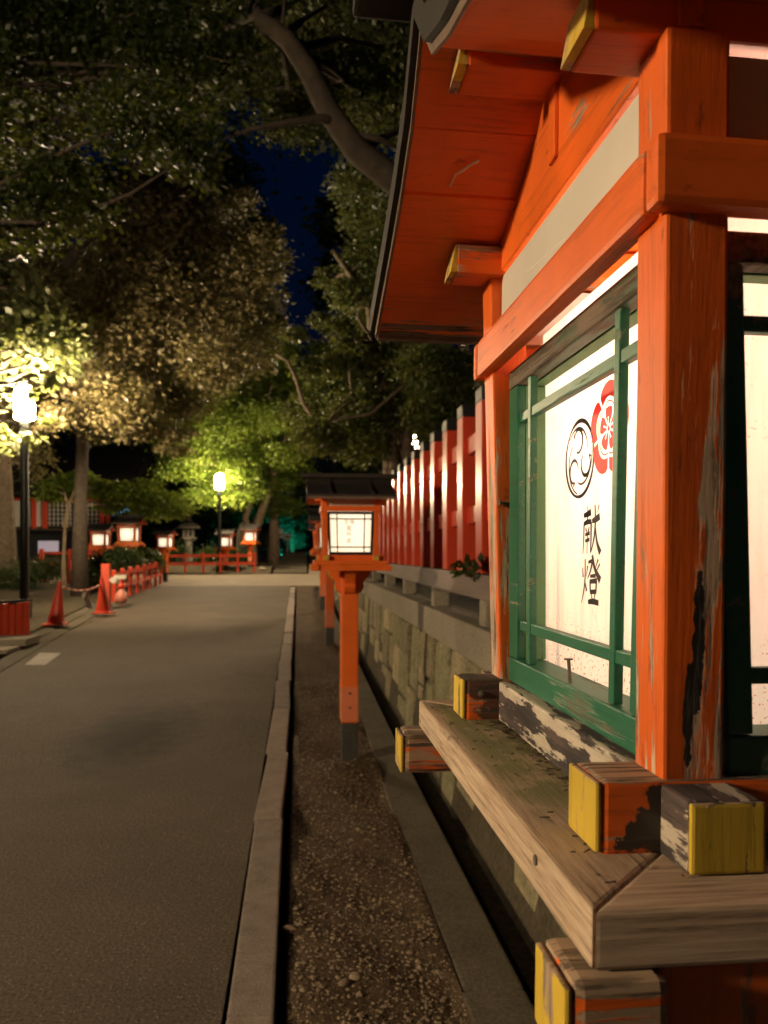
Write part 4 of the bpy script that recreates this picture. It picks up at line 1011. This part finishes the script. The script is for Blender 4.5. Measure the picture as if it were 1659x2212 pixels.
# fresh maples round the second street lamp
c = CL([(410, 930, 62), (470, 880, 66), (530, 850, 60), (390, 1000, 48), (450, 985, 56), (510, 950, 56), (580, 900, 56), (440, 1060, 40), (520, 1020, 40), (560, 980, 46), (610, 980, 40), (500, 1075, 34), (540, 1060, 34), (600, 1045, 34), (370, 960, 34), (625, 900, 40), (400, 1080, 30), (450, 820, 45), (560, 800, 50), (640, 830, 45), (660, 950, 40), (600, 760, 36), (680, 880, 34)], 38.3, 1.3, 7)
b = Q(548, 1215, 39.5); b.z = zg(39.5)+.3
tree('maple_tree', b, [[b+Vector((0, 0, -.3)), Q(545, 1160, 39.5), Q(530, 1120, 39.3), Q(548, 1060, 39), Q(556, 1010, 39), Q(560, 960, 39)], [Q(545, 1160, 39.5), Q(570, 1090, 39), Q(590, 1040, 39), Q(600, 980, 39)]], c, 62000, .14, M['leaf_maple'],
     'bright yellow green maple crown lit by the street lamp in its middle', 17, r0=.26, flat_=.30, spread=.30, droop=.3, shell=.25)
b = Q(590, 1215, 41.5); b.z = zg(41.5)
c = CL([(640, 940, 60), (590, 830, 70), (660, 860, 60), (560, 780, 50), (650, 1010, 40), (610, 1090, 34), (620, 770, 45), (700, 820, 50), (720, 920, 45), (690, 760, 30)], 41, 1.2, 8)
tree('maple_tree', b, [[b+Vector((0, 0, -.4)), Q(592, 1120, 41.5), Q(588, 1030, 41.5), Q(600, 900, 41.2)]], c, 26000, .15, M['leaf_maple'],
     'dim tall maple with straight trunk beside the stepped path', 18, r0=.3, flat_=.35)
# trees behind the red slat fence
c = CL([(790, 480, 45), (800, 560, 55), (755, 640, 40), (800, 660, 60), (735, 720, 34), (700, 600, 22), (690, 690, 20), (640, 720, 22), (740, 800, 50), (850, 780, 60), (920, 790, 60), (980, 800, 60), (700, 860, 50), (770, 880, 60), (850, 890, 60), (930, 890, 55), (1000, 870, 50), (690, 940, 50), (780, 960, 45), (880, 960, 40), (960, 950, 40), (650, 880, 40), (660, 790, 28), (850, 600, 90), (900, 480, 90), (790, 400, 60)], 16.5, 1.5, 9)
b = Q(858, 1100, 17); b.z = ZW
tree('multi_stem_tree', b, [[b, Q(850, 1000, 17), Q(845, 920, 17), Q(822, 830, 16.8), Q(806, 740, 16.6), Q(795, 640, 16.4), Q(755, 590, 16), Q(720, 540, 16)],
     [b+Vector((.2, .2, 0)), Q(872, 960, 17.2), Q(866, 820, 17.2), Q(840, 680, 17.2), Q(830, 520, 17)], [b+Vector((-.15, .2, 0)), Q(838, 940, 17), Q(835, 800, 17), Q(818, 660, 17), Q(850, 480, 17)],
     [b+Vector((.3, 0, 0)), Q(880, 940, 17), Q(905, 800, 17), Q(960, 640, 17)]], c, 75000, .088, M['leaf_right'],
     'several stemmed grey green tree rising behind the tall red slat fence', 19, r0=.17, flat_=.5, spread=.3,
     limbs=[([c[9][:3], Q(700, 925, 15.6), Q(675, 900, 15.6), Q(655, 870, 15.6), Q(640, 820, 15.6), Q(622, 780, 15.6), Q(595, 765, 15.6)], .06, .025), ([Q(700, 925, 15.6), Q(735, 905, 15.4), Q(800, 895, 15.8), c[10][:3]], .04, .03)])
# great leaning limb crossing the sky
b = Q(1130, 900, 9.5); b.z = ZW
c = CL([(620, 250, 60), (760, 200, 70), (800, 380, 45), (660, 150, 80), (820, 250, 60), (560, 30, 70), (720, 60, 90), (840, 100, 90), (500, 60, 70), (1000, 200, 120)], 11.6, .8, 10)
tree('camphor_tree', b, [[b+Vector((0, 0, -.3)), Q(1110, 720, 9.5), Q(1050, 560, 9.5), Q(960, 460, 9.4), Q(860, 395, 9.3), Q(770, 325, 9.2), Q(710, 240, 9.1), Q(665, 150, 9), Q(620, 85, 9), Q(560, 40, 9)]], c, 20000, .085, M['leaf_right'],
     'thick bare limb leaning across the dark sky behind the lantern roof', 20, bark='barkdark', r0=.24, flat_=.5,
     limbs=[([Q(740, 262, 9.1), Q(690, 255, 9.0), Q(620, 265, 8.9), Q(545, 278, 8.8), Q(480, 300, 8.8)], .06, .012), ([Q(760, 290, 9.1), Q(820, 300, 9.2), Q(880, 330, 9.3)], .05, .02), ([Q(610, 80, 9), Q(612, 40, 9), Q(618, -40, 9)], .03, .015)])
# teal lit tree far up the path with the coloured floodlight that lights it
b = Q(632, 1180, 66); b.z = zg(66)
c = CL([(632, 1090, 26), (620, 1130, 22), (645, 1130, 22), (615, 1060, 20), (640, 1165, 18), (605, 1110, 16), (655, 1080, 24)], 67, 1, 11)
tree('camphor_tree', b, [[b+Vector((0, 0, -.5)), Q(632, 1130, 67), Q(632, 1090, 67)]], c, 7000, .32, M['leaf_pale'], 'small teal tinted tree at the top of the stepped path', 21, r0=.2)
p = Q(618, 1172, 62)
fl = thing('floodlight', (p.x, 62, zg(62)), 'small teal floodlight at the foot of the teal tinted tree', 'floodlight')
MB().box(-.15, .15, -.1, .1, .25, .5).build('housing', M['black'], fl, bevel=.02); MB().tube([(0, 0, -.2), (0, 0, .26)], .03, 8).build('stake', M['black'], fl)
MB().box(-.13, .13, .101, .11, .27, .48).build('lens', glow('teal_lens', (.0, .80, .55), 1300), fl)
# background woods, each tree its own
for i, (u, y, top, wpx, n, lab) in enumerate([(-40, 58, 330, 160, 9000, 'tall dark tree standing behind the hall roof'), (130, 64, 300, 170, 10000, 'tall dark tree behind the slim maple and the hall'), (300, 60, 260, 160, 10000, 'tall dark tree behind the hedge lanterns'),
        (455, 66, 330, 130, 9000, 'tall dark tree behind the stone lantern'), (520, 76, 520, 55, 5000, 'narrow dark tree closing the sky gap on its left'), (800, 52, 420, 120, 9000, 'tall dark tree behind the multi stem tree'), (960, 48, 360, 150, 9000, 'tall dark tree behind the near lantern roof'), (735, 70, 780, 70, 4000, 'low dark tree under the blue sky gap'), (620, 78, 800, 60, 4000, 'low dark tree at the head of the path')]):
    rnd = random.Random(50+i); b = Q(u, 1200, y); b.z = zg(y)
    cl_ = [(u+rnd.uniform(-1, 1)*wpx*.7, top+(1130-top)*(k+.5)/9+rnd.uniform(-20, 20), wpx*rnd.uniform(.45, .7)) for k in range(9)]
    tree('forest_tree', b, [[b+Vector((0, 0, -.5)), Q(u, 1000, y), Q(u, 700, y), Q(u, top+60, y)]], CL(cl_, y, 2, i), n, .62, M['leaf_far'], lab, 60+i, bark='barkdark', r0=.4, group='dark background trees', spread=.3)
# high canopy trees closing the top of the view
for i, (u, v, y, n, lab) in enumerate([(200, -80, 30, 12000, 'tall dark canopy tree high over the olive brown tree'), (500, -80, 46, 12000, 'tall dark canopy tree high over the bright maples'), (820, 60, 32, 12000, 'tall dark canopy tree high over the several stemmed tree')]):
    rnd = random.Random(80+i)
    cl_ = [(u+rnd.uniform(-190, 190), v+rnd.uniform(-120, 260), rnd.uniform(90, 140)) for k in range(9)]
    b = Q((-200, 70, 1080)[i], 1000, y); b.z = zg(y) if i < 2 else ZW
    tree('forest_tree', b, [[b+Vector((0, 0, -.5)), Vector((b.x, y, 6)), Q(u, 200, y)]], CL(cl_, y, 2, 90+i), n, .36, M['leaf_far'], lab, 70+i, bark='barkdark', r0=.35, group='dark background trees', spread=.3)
# shrubs
def shrub(u, v, y, rp, n, lab, mat='leaf_shrub', size=.09):
    p = Q(u, v, y); g = zg(y)+.1; r = thing('shrub', (p.x, y, g), lab, 'shrub', 'shrubs'); rr = rp/FPX*y
    mb = MB()
    rnd = random.Random(int(u)); 
    for k in range(7): mb.tube(wob((rnd.uniform(-.1, .1), 0, -.1), (rnd.uniform(-rr, rr), rnd.uniform(-rr, rr), p.z-g), 3, .05, rnd), [.02, .015, .012, .006], 5)
    mb.build('stems', M['barkdark'], r)
    leaves('foliage', [(0, 0, p.z-g, rr), (rr*.6, .2, p.z-g-.1, rr*.7), (-rr*.6, .1, p.z-g-.1, rr*.7)], n, size, M[mat], r, int(u)+3, flat_=.7, spread=.35, sub=20)
for a_ in [(222, 1218, 24.6, 26, 5000, 'dark shrub below the bridge railing'), (270, 1208, 25.0, 26, 6000, 'dark rounded shrub under the largest hedge lantern'), (318, 1206, 27.6, 22, 5000, 'dark shrub between the two left fence lanterns'), (190, 1243, 24.0, 22, 4000, 'low shrub behind the thick red end post'),
           (100, 1225, 28, 30, 2000, 'shadowy shrub beside the slim maple trunk'), (455, 1200, 38.5, 26, 2400, 'pale leaved shrub beside the stone lantern'), (510, 1195, 39, 24, 2000, 'small shrub before the pale stone slab'), (575, 1170, 44, 22, 1800, 'dark shrub at the edge of the stepped path'), (380, 1190, 40.5, 24, 1800, 'dark shrub behind the street corner lantern'), (30, 1245, 24, 40, 2200, 'shadowy ground shrub behind the plank barrier')]:
    shrub(*a_)
# small weed growing through the red fence and fallen leaves
p = Vector((XF+fx(2.2)-.10, 4.55, 1.43))
wd = thing('weed', p, 'small dark green weed sprouting at the foot of the red slats', 'plant')
MB().tube([(0, 0, 0), (-.02, -.05, .08), (-.05, -.02, .17)], [.005, .004, .002], 5).tube([(0, 0, 0), (-.03, .12, .06), (-.04, .22, .10)], [.005, .004, .002], 5).build('stem', M['barkdark'], wd)
leaves('foliage', [(-.03, 0, .08, .09), (-.03, .2, .10, .06)], 60, .07, M['leaf_shrub'], wd, 31, sub=6)
for i, (u, v) in enumerate(((1103, 2138), (505, 1330), (560, 1452), (880, 1990), (655, 1850))):
    p = G(u, v, -.05 if u > 1000 else (.006 if u < 600 else -.04)); o = MB().poly([(-.05, 0, .004), (0, .02, .012), (.055, .004, .006), (.002, -.02, .01)], [(0, 1, 2, 3)]).build('fallen_leaf', M['leaf_dry'])
    o.location = p; o.rotation_euler = (0, 0, i*1.1+.4); o.scale = (.7, .7, .7)
    tag(o, ('yellowed leaf lying on the concrete gutter edge', 'yellowed leaf on the asphalt near the far end of the street', 'yellowed leaf on the asphalt beside the near kerb joint', 'yellowed leaf on the bare soil close to the gutter edge', 'yellowed leaf on the bare soil close to the kerb')[i], 'leaf', 'fallen leaves')
